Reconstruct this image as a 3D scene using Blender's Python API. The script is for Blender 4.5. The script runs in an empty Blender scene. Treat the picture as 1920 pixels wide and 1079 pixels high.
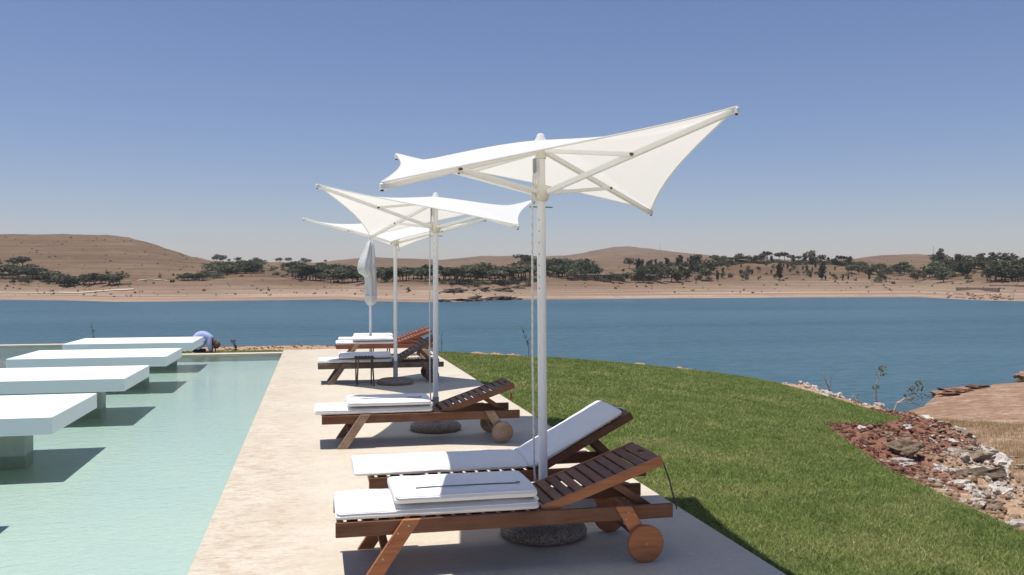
import bpy, bmesh, math, random
import numpy as np
from mathutils import Vector, Matrix, noise as mnoise

random.seed(7); rng = np.random.default_rng(7)
scene = bpy.context.scene
COL = scene.collection
R = math.radians

# ------------------------------------------------------------------ camera
FPX, W0, H0 = 1663.0, 1920.0, 1079.0          # focal length in photo pixels
YAW = math.atan(370 / FPX); PITCH = -math.atan(18.5 / FPX); CAMH = 1.7
cam_d = bpy.data.cameras.new('camera'); cam = bpy.data.objects.new('camera', cam_d); COL.objects.link(cam)
cam_d.sensor_width = 36.0; cam_d.lens = 36.0 * FPX / W0
cam_d.clip_start = 0.05; cam_d.clip_end = 30000
cam.location = (0, 0, CAMH); cam.rotation_euler = (R(90) + PITCH, 0, -YAW)
scene.camera = cam

# ------------------------------------------------------------------ sky, sun, exposure
SUN_K = Vector((0.16, -0.01, -1.0)).normalized()      # direction the light travels
SUN_EL = math.asin(-SUN_K.z); SUN_AZ = math.atan2(-SUN_K.x, -SUN_K.y)   # azimuth from +Y clockwise
world = bpy.data.worlds.new('World'); scene.world = world; world.use_nodes = True
wn = world.node_tree.nodes; wl = world.node_tree.links; wn.clear()
sky = wn.new('ShaderNodeTexSky'); sky.sky_type = 'NISHITA'; sky.sun_disc = False
sky.sun_elevation = SUN_EL; sky.sun_rotation = SUN_AZ
sky.altitude = 2500; sky.air_density = 1.5; sky.dust_density = 1.2; sky.ozone_density = 4.0
bg = wn.new('ShaderNodeBackground'); bg.inputs['Strength'].default_value = 0.086
wo = wn.new('ShaderNodeOutputWorld')
tint = wn.new('ShaderNodeMix'); tint.data_type = 'RGBA'; tint.blend_type = 'MULTIPLY'; tint.inputs[0].default_value = 1.0; tint.inputs[7].default_value = (1.03, 0.945, 1.09, 1)   # camera white balance, the whole sky alike
wl.new(sky.outputs[0], tint.inputs[6]); wl.new(tint.outputs[2], bg.inputs['Color']); wl.new(bg.outputs[0], wo.inputs[0])
sun_d = bpy.data.lights.new('sun', 'SUN'); sun_d.energy = 5.0; sun_d.angle = R(0.53); sun_d.color = (1.0, 0.962, 0.92)
sun = bpy.data.objects.new('sun', sun_d); COL.objects.link(sun)
sun.rotation_euler = SUN_K.to_track_quat('-Z', 'Y').to_euler(); sun.location = (-3, 0, 30)
vs = scene.view_settings; vs.view_transform = 'Standard'; vs.look = 'None'; vs.exposure = 0.0; vs.gamma = 1.0; vs.use_curve_mapping = False
scene.cycles.use_denoising = True
scene.cycles.max_bounces = 10; scene.cycles.diffuse_bounces = 6; scene.cycles.transparent_max_bounces = 16
scene.cycles.caustics_reflective = False; scene.cycles.caustics_refractive = False
scene.cycles.sample_clamp_indirect = 6.0

# ------------------------------------------------------------------ materials
class NT:
    """Small helper around a material node tree."""
    def __init__(s, name):
        s.m = bpy.data.materials.new(name); s.m.use_nodes = True
        s.n = s.m.node_tree.nodes; s.l = s.m.node_tree.links; s.n.clear()
        s.out = s.n.new('ShaderNodeOutputMaterial')
    def node(s, t, **kw):
        n = s.n.new(t)
        for k, v in kw.items():
            if k in n.inputs: n.inputs[k].default_value = v
            else: setattr(n, k, v)
        return n
    def link(s, a, b): s.l.new(a, b)
    def coord(s, kind='Object', scale=(1, 1, 1), rot=(0, 0, 0)):
        if kind == 'World':
            g = s.node('ShaderNodeNewGeometry'); src = g.outputs['Position']
        else:
            tc = s.node('ShaderNodeTexCoord'); src = tc.outputs[kind]
        mp = s.node('ShaderNodeMapping'); mp.inputs['Scale'].default_value = scale; mp.inputs['Rotation'].default_value = rot
        s.link(src, mp.inputs['Vector']); return mp.outputs[0]
    def noise(s, vec, scale, detail=4, rough=0.6, dist=0.0):
        n = s.node('ShaderNodeTexNoise'); n.inputs['Scale'].default_value = scale; n.inputs['Detail'].default_value = detail
        n.inputs['Roughness'].default_value = rough; n.inputs['Distortion'].default_value = dist
        s.link(vec, n.inputs['Vector']); return n.outputs['Fac']
    def ramp(s, fac, stops, interp='LINEAR'):
        r = s.node('ShaderNodeValToRGB'); r.color_ramp.interpolation = interp
        els = r.color_ramp.elements
        while len(els) < len(stops): els.new(0.5)
        for e, (p, c) in zip(els, stops):
            e.position = p; e.color = (c, c, c, 1) if not hasattr(c, '__len__') else (*c, 1)
        s.link(fac, r.inputs['Fac']); return r.outputs['Color']
    def mix(s, fac, a, b, mode='MIX'):
        m = s.node('ShaderNodeMix'); m.data_type = 'RGBA'; m.blend_type = mode
        for v, i in ((fac, 0), (a, 6), (b, 7)):
            if hasattr(v, 'is_linked'): s.link(v, m.inputs[i])
            elif hasattr(v, '__len__'): m.inputs[i].default_value = (*v, 1)
            else: m.inputs[i].default_value = v
        return m.outputs[2]
    def math(s, op, a, b=None):
        m = s.node('ShaderNodeMath'); m.operation = op
        for v, i in ((a, 0), (b, 1)):
            if v is None: continue
            if hasattr(v, 'is_linked'): s.link(v, m.inputs[i])
            else: m.inputs[i].default_value = v
        return m.outputs[0]
    def bump(s, h, strength=0.3, dist=0.01):
        b = s.node('ShaderNodeBump'); b.inputs['Strength'].default_value = strength; b.inputs['Distance'].default_value = dist
        s.link(h, b.inputs['Height']); return b.outputs[0]
    def bsdf(s, color, rough=0.6, normal=None, metallic=0.0, spec=0.4, **kw):
        p = s.node('ShaderNodeBsdfPrincipled')
        for v, k in ((color, 'Base Color'), (rough, 'Roughness')):
            if hasattr(v, 'is_linked'): s.link(v, p.inputs[k])
            elif hasattr(v, '__len__'): p.inputs[k].default_value = (*v, 1)
            else: p.inputs[k].default_value = v
        p.inputs['Metallic'].default_value = metallic; p.inputs['Specular IOR Level'].default_value = spec
        if normal is not None: s.link(normal, p.inputs['Normal'])
        return p
    def done(s, sh): s.link(sh.outputs[0], s.out.inputs['Surface']); return s.m
    def rand(s): return s.node('ShaderNodeObjectInfo').outputs['Random']

M = {}
def wood(name, dark, light, grey, greyamt):
    t = NT(name)
    v = t.coord('Object', (3.0, 40, 40))
    oi = t.node('ShaderNodeObjectInfo')
    off = t.node('ShaderNodeVectorMath'); off.operation = 'ADD'
    t.link(v, off.inputs[0]); sc = t.math('MULTIPLY', oi.outputs['Random'], 50.0); t.link(sc, off.inputs[1])
    g = t.noise(off.outputs[0], 1.0, 6, 0.65, 0.6)
    c = t.ramp(g, [(0.25, dark), (0.5, tuple((a + b) / 2 for a, b in zip(dark, light))), (0.75, light)])
    big = t.noise(t.coord('World', (1, 1, 1)), 5.0, 4, 0.6)
    wmask = t.ramp(big, [(0.42, 0.0), (0.72, 1.0)])
    c = t.mix(t.math('MULTIPLY', wmask, greyamt), c, grey)
    tone = t.math('ADD', t.math('MULTIPLY', oi.outputs['Random'], 0.5), 0.72)
    hsv = t.node('ShaderNodeHueSaturation'); t.link(c, hsv.inputs['Color']); t.link(tone, hsv.inputs['Value'])
    nb = t.bump(g, 0.35, 0.004)
    return t.done(t.bsdf(hsv.outputs[0], t.ramp(g, [(0.3, 0.45), (0.7, 0.65)]), nb, spec=0.35))
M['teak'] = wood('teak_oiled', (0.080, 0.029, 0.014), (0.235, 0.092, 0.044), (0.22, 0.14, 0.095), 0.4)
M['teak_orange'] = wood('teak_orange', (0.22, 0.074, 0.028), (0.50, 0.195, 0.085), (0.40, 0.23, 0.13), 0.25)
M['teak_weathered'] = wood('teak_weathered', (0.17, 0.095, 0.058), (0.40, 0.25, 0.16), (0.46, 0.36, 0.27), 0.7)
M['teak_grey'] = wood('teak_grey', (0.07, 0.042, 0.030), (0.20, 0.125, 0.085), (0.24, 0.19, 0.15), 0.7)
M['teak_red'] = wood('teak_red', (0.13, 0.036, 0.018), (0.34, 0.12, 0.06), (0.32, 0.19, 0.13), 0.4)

def simple(name, color, rough=0.5, var=0.12, scale=20, bump=0.0, spec=0.4, metallic=0.0):
    t = NT(name); v = t.coord('Object')
    n = t.noise(v, scale, 5, 0.6)
    c = t.mix(n, tuple(max(0, x * (1 - var)) for x in color), tuple(min(1, x * (1 + var)) for x in color))
    nb = t.bump(n, bump, 0.01) if bump else None
    return t.done(t.bsdf(c, rough, nb, spec=spec, metallic=metallic))
M['pole'] = simple('white_powder_coat', (0.87, 0.86, 0.84), 0.35, 0.05, 6)
M['plastic'] = simple('ivory_plastic', (0.76, 0.72, 0.62), 0.4, 0.06, 14)
M['sleeve'] = simple('grey_steel', (0.30, 0.31, 0.33), 0.4, 0.15, 18, metallic=0.4)
M['dark_metal'] = simple('dark_fittings', (0.10, 0.095, 0.085), 0.5, 0.3, 30, metallic=0.5)
M['zip'] = simple('zip_tape', (0.12, 0.12, 0.13), 0.6, 0.2, 80)
M['strap'] = simple('webbing', (0.07, 0.055, 0.045), 0.8, 0.3, 120, 0.3)
M['toggle'] = simple('red_wood_toggle', (0.36, 0.07, 0.025), 0.5, 0.2, 40)
M['screw'] = simple('brass_screw', (0.45, 0.33, 0.18), 0.35, 0.1, 40, metallic=0.8)
M['white_paint'] = simple('white_platform_render', (0.83, 0.85, 0.84), 0.6, 0.03, 3, 0.05)
M['pedestal'] = simple('grey_green_concrete', (0.52, 0.57, 0.51), 0.8, 0.2, 5, 0.15)
M['stool_wood'] = wood('stool_dark_wood', (0.05, 0.035, 0.028), (0.15, 0.11, 0.085), (0.18, 0.15, 0.12), 0.5)
M['stool_top'] = simple('stool_woven_seat', (0.035, 0.032, 0.032), 0.8, 0.3, 60, 0.3)

def rope_mat():
    t = NT('twisted_rope')
    wv = t.node('ShaderNodeTexWave'); wv.inputs['Scale'].default_value = 22; wv.bands_direction = 'DIAGONAL'
    t.link(t.coord('Object', (1, 1, 0.5)), wv.inputs['Vector'])
    c = t.ramp(wv.outputs['Fac'], [(0.2, (0.64, 0.62, 0.59)), (0.6, (0.76, 0.74, 0.70))])
    return t.done(t.bsdf(c, 0.8, t.bump(wv.outputs['Fac'], 0.25, 0.002)))
M['rope'] = rope_mat()

def fabric(name, color, trans, tcol, scale=220):
    t = NT(name); v = t.coord('Object')
    n = t.noise(v, scale, 2, 0.5); big = t.noise(v, 3.5, 4, 0.6)
    c = t.mix(big, tuple(x * 0.94 for x in color), color)
    nb = t.bump(t.math('ADD', n, t.math('MULTIPLY', big, 3.0)), 0.12, 0.01)
    p = t.bsdf(c, 0.85, nb, spec=0.2)
    if trans <= 0: return t.done(p)
    tr = t.node('ShaderNodeBsdfTranslucent'); tr.inputs['Color'].default_value = (*tcol, 1); t.link(nb, tr.inputs['Normal'])
    mx = t.node('ShaderNodeMixShader'); mx.inputs[0].default_value = trans
    t.link(p.outputs[0], mx.inputs[1]); t.link(tr.outputs[0], mx.inputs[2]); return t.done(mx)
M['cushion'] = fabric('cushion_canvas', (0.82, 0.815, 0.80), 0, None)
M['canopy'] = fabric('canopy_membrane', (0.86, 0.86, 0.85), 0.40, (0.95, 0.91, 0.83), 160)
M['canopy_closed'] = fabric('canopy_folded', (0.82, 0.82, 0.78), 0.15, (0.8, 0.78, 0.68), 160)

def aggregate():
    t = NT('exposed_aggregate'); v = t.coord('Object')
    vo = t.node('ShaderNodeTexVoronoi'); vo.inputs['Scale'].default_value = 95; t.link(v, vo.inputs['Vector'])
    cell = t.node('ShaderNodeSeparateColor'); t.link(vo.outputs['Color'], cell.inputs[0])
    c = t.ramp(cell.outputs[0], [(0.0, (0.22, 0.18, 0.145)), (0.5, (0.32, 0.265, 0.215)), (1.0, (0.44, 0.37, 0.30))])
    c = t.mix(t.ramp(vo.outputs['Distance'], [(0.45, 0.0), (0.75, 1.0)]), c, (0.15, 0.12, 0.095))
    inv = t.math('SUBTRACT', 1.0, vo.outputs['Distance'])
    return t.done(t.bsdf(c, 0.85, t.bump(inv, 0.6, 0.008)))
M['aggregate'] = aggregate()

def deck_mat():
    t = NT('travertine_deck'); w = t.coord('World')
    big = t.noise(w, 1.3, 5, 0.62); fine = t.noise(w, 28, 5, 0.7); mid = t.noise(t.coord('World', (2.2, 3.6, 1), (0, 0, R(12))), 2.4, 7, 0.74, 0.3)
    c = t.ramp(big, [(0.3, (0.575, 0.505, 0.385)), (0.55, (0.625, 0.56, 0.44)), (0.8, (0.65, 0.595, 0.48))])
    c = t.mix(t.ramp(fine, [(0.35, 0.25), (0.65, 0.0)]), c, (0.36, 0.28, 0.20))
    # ochre splash stains: strongest on the strip along the pool
    sx = t.node('ShaderNodeSeparateXYZ'); t.link(w, sx.inputs[0])
    strip = t.math('MULTIPLY', t.ramp(t.math('ADD', t.math('MULTIPLY', sx.outputs[0], 0.8), 0.75), [(0.0, 1.0), (0.55, 0.75), (0.8, 0.22)]), 1.0)
    st = t.ramp(mid, [(0.50, 0.0), (0.60, 0.5), (0.74, 0.85)])
    c = t.mix(t.math('MULTIPLY', st, strip), c, (0.40, 0.27, 0.155))
    streak = t.noise(t.coord('World', (5, 22, 1)), 1.6, 5, 0.7, 0.8)
    c = t.mix(t.math('MULTIPLY', t.ramp(streak, [(0.5, 0.0), (0.64, 0.6)]), strip), c, (0.36, 0.25, 0.15))
    grime = t.noise(w, 0.7, 6, 0.7)
    c = t.mix(t.ramp(grime, [(0.52, 0.0), (0.78, 0.22)]), c, (0.36, 0.30, 0.23))
    return t.done(t.bsdf(c, t.ramp(mid, [(0.4, 0.7), (0.7, 0.5)]), t.bump(t.math('ADD', fine, mid), 0.2, 0.006), spec=0.3))
M['deck'] = deck_mat()
M['coping'] = simple('pool_coping', (0.62, 0.53, 0.40), 0.7, 0.15, 6, 0.1)

def pool_floor():
    t = NT('pool_plaster'); w = t.coord('World')
    big = t.noise(w, 0.55, 5, 0.6); fine = t.noise(t.coord('World', (1, 2.2, 1)), 16, 5, 0.75); speck = t.noise(w, 60, 2, 0.5)
    c = t.ramp(big, [(0.3, (0.585, 0.635, 0.575)), (0.55, (0.625, 0.665, 0.59)), (0.8, (0.66, 0.68, 0.575))])
    c = t.mix(t.ramp(fine, [(0.32, 0.55), (0.60, 0.0)]), c, (0.46, 0.53, 0.50))
    c = t.mix(t.ramp(speck, [(0.69, 0.0), (0.74, 0.5)]), c, (0.16, 0.22, 0.2))
    return t.done(t.bsdf(c, 0.8, t.bump(fine, 0.15, 0.01), spec=0.2))
M['pool_floor'] = pool_floor()

def pool_water():
    t = NT('pool_water'); w = t.coord('World', (1, 1.6, 1))
    n1 = t.noise(w, 7.0, 4, 0.6, 0.4); n2 = t.noise(w, 28.0, 3, 0.6)
    h = t.math('ADD', n1, t.math('MULTIPLY', n2, 0.35))
    nb = t.bump(h, 0.34, 0.02)
    g = t.node('ShaderNodeBsdfGlossy'); g.inputs['Roughness'].default_value = 0.03; t.link(nb, g.inputs['Normal'])
    tr = t.node('ShaderNodeBsdfTransparent'); tr.inputs['Color'].default_value = (0.90, 0.97, 0.95, 1)
    fr = t.node('ShaderNodeFresnel'); fr.inputs['IOR'].default_value = 1.33; t.link(nb, fr.inputs['Normal'])
    fac = fr.outputs[0]
    mx = t.node('ShaderNodeMixShader'); t.link(fac, mx.inputs[0]); t.link(tr.outputs[0], mx.inputs[1]); t.link(g.outputs[0], mx.inputs[2])
    return t.done(mx)
M['pool_water'] = pool_water()

def lake():
    t = NT('lake_water'); w = t.coord('World')
    n1 = t.noise(t.coord('World', (0.5, 1.2, 1), (0, 0, R(-20))), 1.1, 5, 0.65, 0.3)
    n2 = t.noise(t.coord('World', (0.35, 1.0, 1), (0, 0, R(-14))), 0.16, 4, 0.6)
    h = t.math('ADD', t.math('MULTIPLY', n1, 0.35), t.math('MULTIPLY', n2, 1.2))
    nb = t.bump(h, 1.0, 0.9)
    gust = t.noise(t.coord('World', (0.0035, 0.016, 1), (0, 0, R(-12))), 1.0, 5, 0.62, 0.5)
    c = t.ramp(gust, [(0.3, (0.024, 0.070, 0.084)), (0.5, (0.040, 0.095, 0.116)), (0.72, (0.062, 0.122, 0.148))])
    c = t.mix(t.math('MULTIPLY', t.ramp(n1, [(0.44, 0.0), (0.6, 1.0)]), 0.5), c, (0.085, 0.165, 0.205))
    return t.done(t.bsdf(c, 0.32, nb, spec=0.22))
M['lake'] = lake()

def lawn_soil():
    t = NT('turf_thatch'); w = t.coord('World')
    n = t.noise(w, 1.1, 5, 0.65); f = t.noise(w, 40, 4, 0.7)
    c = t.ramp(n, [(0.3, (0.11, 0.135, 0.04)), (0.55, (0.155, 0.175, 0.055)), (0.75, (0.25, 0.22, 0.10))])
    c = t.mix(t.ramp(f, [(0.4, 0.5), (0.6, 0.0)]), c, (0.06, 0.075, 0.022))
    return t.done(t.bsdf(c, 0.9, t.bump(f, 0.6, 0.03), spec=0.1))
M['turf'] = lawn_soil()

def grass_mat(name, g1, g2, yl):
    t = NT(name); w = t.coord('World')
    n = t.noise(w, 0.9, 6, 0.72, 0.6); f = t.noise(w, 9, 4, 0.75); f2 = t.noise(w, 55, 2, 0.6); f3 = t.noise(w, 2.6, 4, 0.7)
    c = t.mix(t.ramp(f, [(0.36, 0.0), (0.64, 1.0)]), g1, g2)
    c = t.mix(t.ramp(f3, [(0.5, 0.0), (0.72, 0.55)]), c, tuple(x * 0.62 for x in g1))
    dry = t.math('MULTIPLY', t.ramp(n, [(0.46, 0.0), (0.68, 0.85)]), t.ramp(f2, [(0.3, 0.35), (0.6, 1.0)]))
    c = t.mix(dry, c, yl)
    sp = t.ramp(f2, [(0.32, 0.45), (0.68, 1.55)])
    c = t.mix(1.0, c, sp, 'MULTIPLY')
    p = t.bsdf(c, 0.6, None, spec=0.25)
    tr = t.node('ShaderNodeBsdfTranslucent'); t.link(c, tr.inputs['Color'])
    mx = t.node('ShaderNodeMixShader'); mx.inputs[0].default_value = 0.3
    t.link(p.outputs[0], mx.inputs[1]); t.link(tr.outputs[0], mx.inputs[2]); return t.done(mx)
M['grass'] = grass_mat('grass_blades', (0.155, 0.215, 0.050), (0.265, 0.325, 0.088), (0.46, 0.42, 0.18))
M['straw'] = grass_mat('dry_straw', (0.56, 0.43, 0.21), (0.70, 0.56, 0.29), (0.44, 0.31, 0.19))

def bank_mat():
    t = NT('bank_soil'); w = t.coord('World')
    at = t.node('ShaderNodeAttribute'); at.attribute_name = 'sand'
    red = t.node('ShaderNodeAttribute'); red.attribute_name = 'red'
    n = t.noise(w, 1.6, 6, 0.7); f = t.noise(w, 16, 5, 0.7)
    soil_r = t.ramp(f, [(0.3, (0.14, 0.062, 0.040)), (0.55, (0.245, 0.12, 0.078)), (0.75, (0.37, 0.22, 0.15))])
    soil_t = t.ramp(f, [(0.3, (0.30, 0.17, 0.095)), (0.5, (0.40, 0.26, 0.165)), (0.72, (0.58, 0.48, 0.37))])
    rm = t.ramp(t.math('ADD', red.outputs['Fac'], t.math('MULTIPLY', t.math('SUBTRACT', n, 0.5), 1.2)), [(0.4, 0.0), (0.6, 1.0)])
    soil = t.mix(rm, soil_t, soil_r)
    ns = t.noise(t.coord('World', (0.6, 0.35, 1)), 0.22, 7, 0.7, 0.6)
    sand = t.ramp(ns, [(0.25, (0.25, 0.15, 0.095)), (0.5, (0.33, 0.215, 0.14)), (0.75, (0.40, 0.285, 0.20))])
    fs = t.noise(w, 2.2, 5, 0.75)
    sand = t.mix(t.ramp(fs, [(0.58, 0.0), (0.7, 0.4)]), sand, (0.17, 0.095, 0.06))
    m2 = t.noise(t.coord('World', (0.8, 1.3, 1)), 0.7, 6, 0.75, 0.5)
    sand = t.mix(t.ramp(m2, [(0.49, 0.0), (0.56, 0.75)]), sand, (0.25, 0.145, 0.09))
    sand = t.mix(t.ramp(m2, [(0.40, 0.7), (0.46, 0.0)]), sand, (0.45, 0.345, 0.25))
    dots = t.noise(t.coord('World', (1, .6, 1)), 2.2, 4, 0.75)
    sand = t.mix(t.ramp(dots, [(0.54, 0.0), (0.60, 0.6)]), sand, (0.15, 0.105, 0.07))
    c = t.mix(at.outputs['Fac'], soil, sand)
    return t.done(t.bsdf(c, 0.95, t.bump(t.math('ADD', f, n), 0.6, 0.05), spec=0.1))
M['bank'] = bank_mat()

def rock_mat(name, a, b, c3):
    t = NT(name); v = t.coord('World'); r = t.rand()
    n = t.noise(v, 9, 6, 0.72); f = t.noise(v, 50, 4, 0.75)
    c = t.ramp(n, [(0.3, a), (0.55, b), (0.78, c3)])
    tone = t.math('ADD', t.math('MULTIPLY', r, 0.5), 0.7)
    hsv = t.node('ShaderNodeHueSaturation'); t.link(c, hsv.inputs['Color']); t.link(tone, hsv.inputs['Value'])
    return t.done(t.bsdf(hsv.outputs[0], 0.9, t.bump(t.math('ADD', n, f), 0.7, 0.03), spec=0.15))
M['rock_white'] = rock_mat('limestone', (0.42, 0.35, 0.27), (0.62, 0.56, 0.48), (0.76, 0.72, 0.66))
M['rock_red'] = rock_mat('red_clay_clod', (0.13, 0.058, 0.040), (0.24, 0.115, 0.078), (0.37, 0.22, 0.155))
M['rock_grey'] = rock_mat('brown_conglomerate', (0.14, 0.095, 0.065), (0.29, 0.215, 0.15), (0.50, 0.42, 0.33))
M['rock_tan'] = rock_mat('tan_clay', (0.26, 0.15, 0.09), (0.40, 0.27, 0.175), (0.56, 0.44, 0.33))
M['rock_dark'] = rock_mat('dark_ledge', (0.05, 0.035, 0.03), (0.11, 0.08, 0.065), (0.24, 0.17, 0.13))

def far_mat():
    t = NT('far_shore_earth'); w = t.coord('World')
    be = t.node('ShaderNodeAttribute'); be.attribute_name = 'beach'
    n = t.noise(w, 0.011, 8, 0.7, 0.5); f = t.noise(w, 0.09, 6, 0.75); s = t.noise(w, 0.35, 4, 0.8)
    hill = t.ramp(n, [(0.28, (0.120, 0.073, 0.046)), (0.5, (0.158, 0.102, 0.064)), (0.72, (0.215, 0.148, 0.092))])
    hill = t.mix(t.ramp(f, [(0.5, 0.0), (0.66, 0.55)]), hill, (0.135, 0.09, 0.062))
    hill = t.mix(t.ramp(s, [(0.62, 0.0), (0.68, 0.7)]), hill, (0.075, 0.065, 0.042))
    lay = t.noise(t.coord('World', (0.010, 0.010, 0.55)), 1.0, 7, 0.75, 0.6)
    hill = t.mix(t.ramp(lay, [(0.48, 0.0), (0.62, 0.6)]), hill, (0.25, 0.18, 0.118))
    hill = t.mix(t.ramp(lay, [(0.30, 0.55), (0.42, 0.0)]), hill, (0.085, 0.050, 0.036))
    pat = t.noise(w, 0.03, 6, 0.72, 0.8)
    hill = t.mix(t.ramp(pat, [(0.56, 0.0), (0.7, 0.5)]), hill, (0.27, 0.21, 0.135))
    zs = t.noise(t.coord('World', (0.006, 0.006, 1.5)), 1.0, 6, 0.7, 0.3)
    sand = t.ramp(zs, [(0.34, (0.23, 0.155, 0.11)), (0.5, (0.335, 0.236, 0.168)), (0.64, (0.46, 0.345, 0.25))])
    sand = t.mix(t.ramp(f, [(0.55, 0.0), (0.72, 0.45)]), sand, (0.22, 0.145, 0.10))
    sand = t.mix(t.ramp(s, [(0.66, 0.0), (0.70, 0.45)]), sand, (0.17, 0.12, 0.085))
    c = t.mix(be.outputs['Fac'], hill, sand)
    return t.done(t.bsdf(c, 0.95, t.bump(t.math('ADD', n, f), 0.8, 3.0), spec=0.05))
M['far'] = far_mat()
M['track'] = simple('pale_track', (0.55, 0.44, 0.33), 0.95, 0.12, 0.4, spec=0.05)

def leaf_mat(name, a, b):
    t = NT(name); r = t.rand(); w = t.coord('World')
    n = t.noise(w, 0.5, 4, 0.7)
    c = t.mix(t.ramp(n, [(0.3, 0.0), (0.7, 1.0)]), a, b)
    c = t.mix(t.math('MULTIPLY', t.ramp(r, [(0.45, 0.0), (1.0, 1.0)]), 0.55), c, (0.17, 0.15, 0.085))
    tone = t.math('ADD', t.math('MULTIPLY', t.math('FRACT', t.math('MULTIPLY', r, 7.31)), 0.8), 0.65)
    hsv = t.node('ShaderNodeHueSaturation'); t.link(c, hsv.inputs['Color']); t.link(tone, hsv.inputs['Value'])
    p = t.bsdf(hsv.outputs[0], 0.6, None, spec=0.2)
    tr = t.node('ShaderNodeBsdfTranslucent'); t.link(hsv.outputs[0], tr.inputs['Color'])
    mx = t.node('ShaderNodeMixShader'); mx.inputs[0].default_value = 0.25
    t.link(p.outputs[0], mx.inputs[1]); t.link(tr.outputs[0], mx.inputs[2]); return t.done(mx)
M['leaf'] = leaf_mat('tree_leaves', (0.060, 0.071, 0.040), (0.112, 0.120, 0.068))
M['leaf_olive'] = leaf_mat('olive_leaves', (0.075, 0.085, 0.040), (0.14, 0.14, 0.07))
M['leaf_fresh'] = leaf_mat('sapling_leaves', (0.05, 0.09, 0.03), (0.12, 0.17, 0.06))
M['bark'] = simple('bark', (0.15, 0.105, 0.075), 0.9, 0.3, 12, 0.4)
M['bark_pale'] = simple('pale_bark', (0.42, 0.37, 0.31), 0.9, 0.3, 20, 0.4)
M['cloth_blue'] = simple('blue_work_clothes', (0.36, 0.42, 0.66), 0.85, 0.15, 14, 0.3)
M['skin'] = simple('skin', (0.20, 0.11, 0.07), 0.6, 0.1, 30)
M['cap'] = simple('brown_cap', (0.16, 0.10, 0.085), 0.8, 0.3, 30)
M['shoe'] = simple('black_shoe', (0.015, 0.015, 0.015), 0.5, 0.2, 30)
M['sole'] = simple('white_sole', (0.7, 0.7, 0.68), 0.6, 0.05, 30)
M['house_wall'] = simple('ochre_render', (0.42, 0.30, 0.20), 0.9, 0.15, 0.6)
M['house_roof'] = simple('pale_flat_roof', (0.60, 0.53, 0.44), 0.9, 0.1, 0.6)
M['glass_dark'] = simple('dark_window', (0.03, 0.03, 0.035), 0.2, 0.2, 1)
M['wall_grey'] = simple('grey_retaining_wall', (0.25, 0.19, 0.14), 0.95, 0.25, 0.5, 0.3)

# ------------------------------------------------------------------ mesh helpers
def link(o, parent=None):
    COL.objects.link(o)
    if parent is not None: o.parent = parent
    return o
def tag(o, label, cat, group=None, kind=None):
    if label: o['label'] = label
    if cat: o['category'] = cat
    if group: o['group'] = group
    if kind: o['kind'] = kind
    return o
def struct(o, kind='structure', label=None):
    o['kind'] = kind
    if label: o['label'] = label
    return o
def empty(name, loc, rz=0, parent=None):
    o = bpy.data.objects.new(name, None); o.location = loc; o.rotation_euler = (0, 0, rz); o.empty_display_size = 0.1
    return link(o, parent)
def mesh_np(name, verts, faces=None, tris=None, quads=None):
    me = bpy.data.meshes.new(name)
    v = np.asarray(verts, dtype=np.float32)
    f = np.asarray(tris if tris is not None else quads, dtype=np.int32); k = f.shape[1]
    me.vertices.add(len(v)); me.vertices.foreach_set('co', v.ravel())
    me.loops.add(f.size); me.loops.foreach_set('vertex_index', f.ravel())
    me.polygons.add(len(f)); me.polygons.foreach_set('loop_start', np.arange(0, f.size, k, dtype=np.int32))
    me.update(calc_edges=True); return me
def obj(name, me, mat, parent=None, smooth=False):
    if mat is not None and not me.materials: me.materials.append(M[mat] if isinstance(mat, str) else mat)
    if smooth: me.polygons.foreach_set('use_smooth', [True] * len(me.polygons))
    return link(bpy.data.objects.new(name, me), parent)
def bm_mesh(name, bm):
    me = bpy.data.meshes.new(name); bmesh.ops.recalc_face_normals(bm, faces=bm.faces); bm.to_mesh(me); bm.free(); return me
def box_bm(bm, size, mtx=Matrix(), bevel=0.0, seg=1):
    r = bmesh.ops.create_cube(bm, size=1.0)
    vs_ = r['verts']
    bmesh.ops.scale(bm, vec=size, verts=vs_)
    if bevel:
        es = list({e for v in vs_ for e in v.link_edges})
        rr = bmesh.ops.bevel(bm, geom=es, offset=bevel, segments=seg, profile=0.5, affect='EDGES', clamp_overlap=True)
        vs_ = list({v for f in rr['faces'] for v in f.verts} | {v for v in vs_ if v.is_valid})
    bmesh.ops.transform(bm, matrix=mtx, verts=vs_)
    return vs_
def box(name, size, loc=(0, 0, 0), rot=(0, 0, 0), bevel=0.0, seg=1):
    bm = bmesh.new()
    from mathutils import Euler
    box_bm(bm, size, Matrix.Translation(loc) @ Euler(rot).to_matrix().to_4x4(), bevel, seg)
    return bm_mesh(name, bm)
def bar_mtx(a, b, roll=0.0):
    a, b = Vector(a), Vector(b); d = (b - a)
    q = d.to_track_quat('X', 'Z')
    return Matrix.Translation((a + b) / 2) @ q.to_matrix().to_4x4() @ Matrix.Rotation(roll, 4, 'X'), d.length
def bar(name, a, b, w, h, bevel=0.003, roll=0.0):
    m, L = bar_mtx(a, b, roll); bm = bmesh.new(); box_bm(bm, (L, w, h), m, bevel); return bm_mesh(name, bm)
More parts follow.
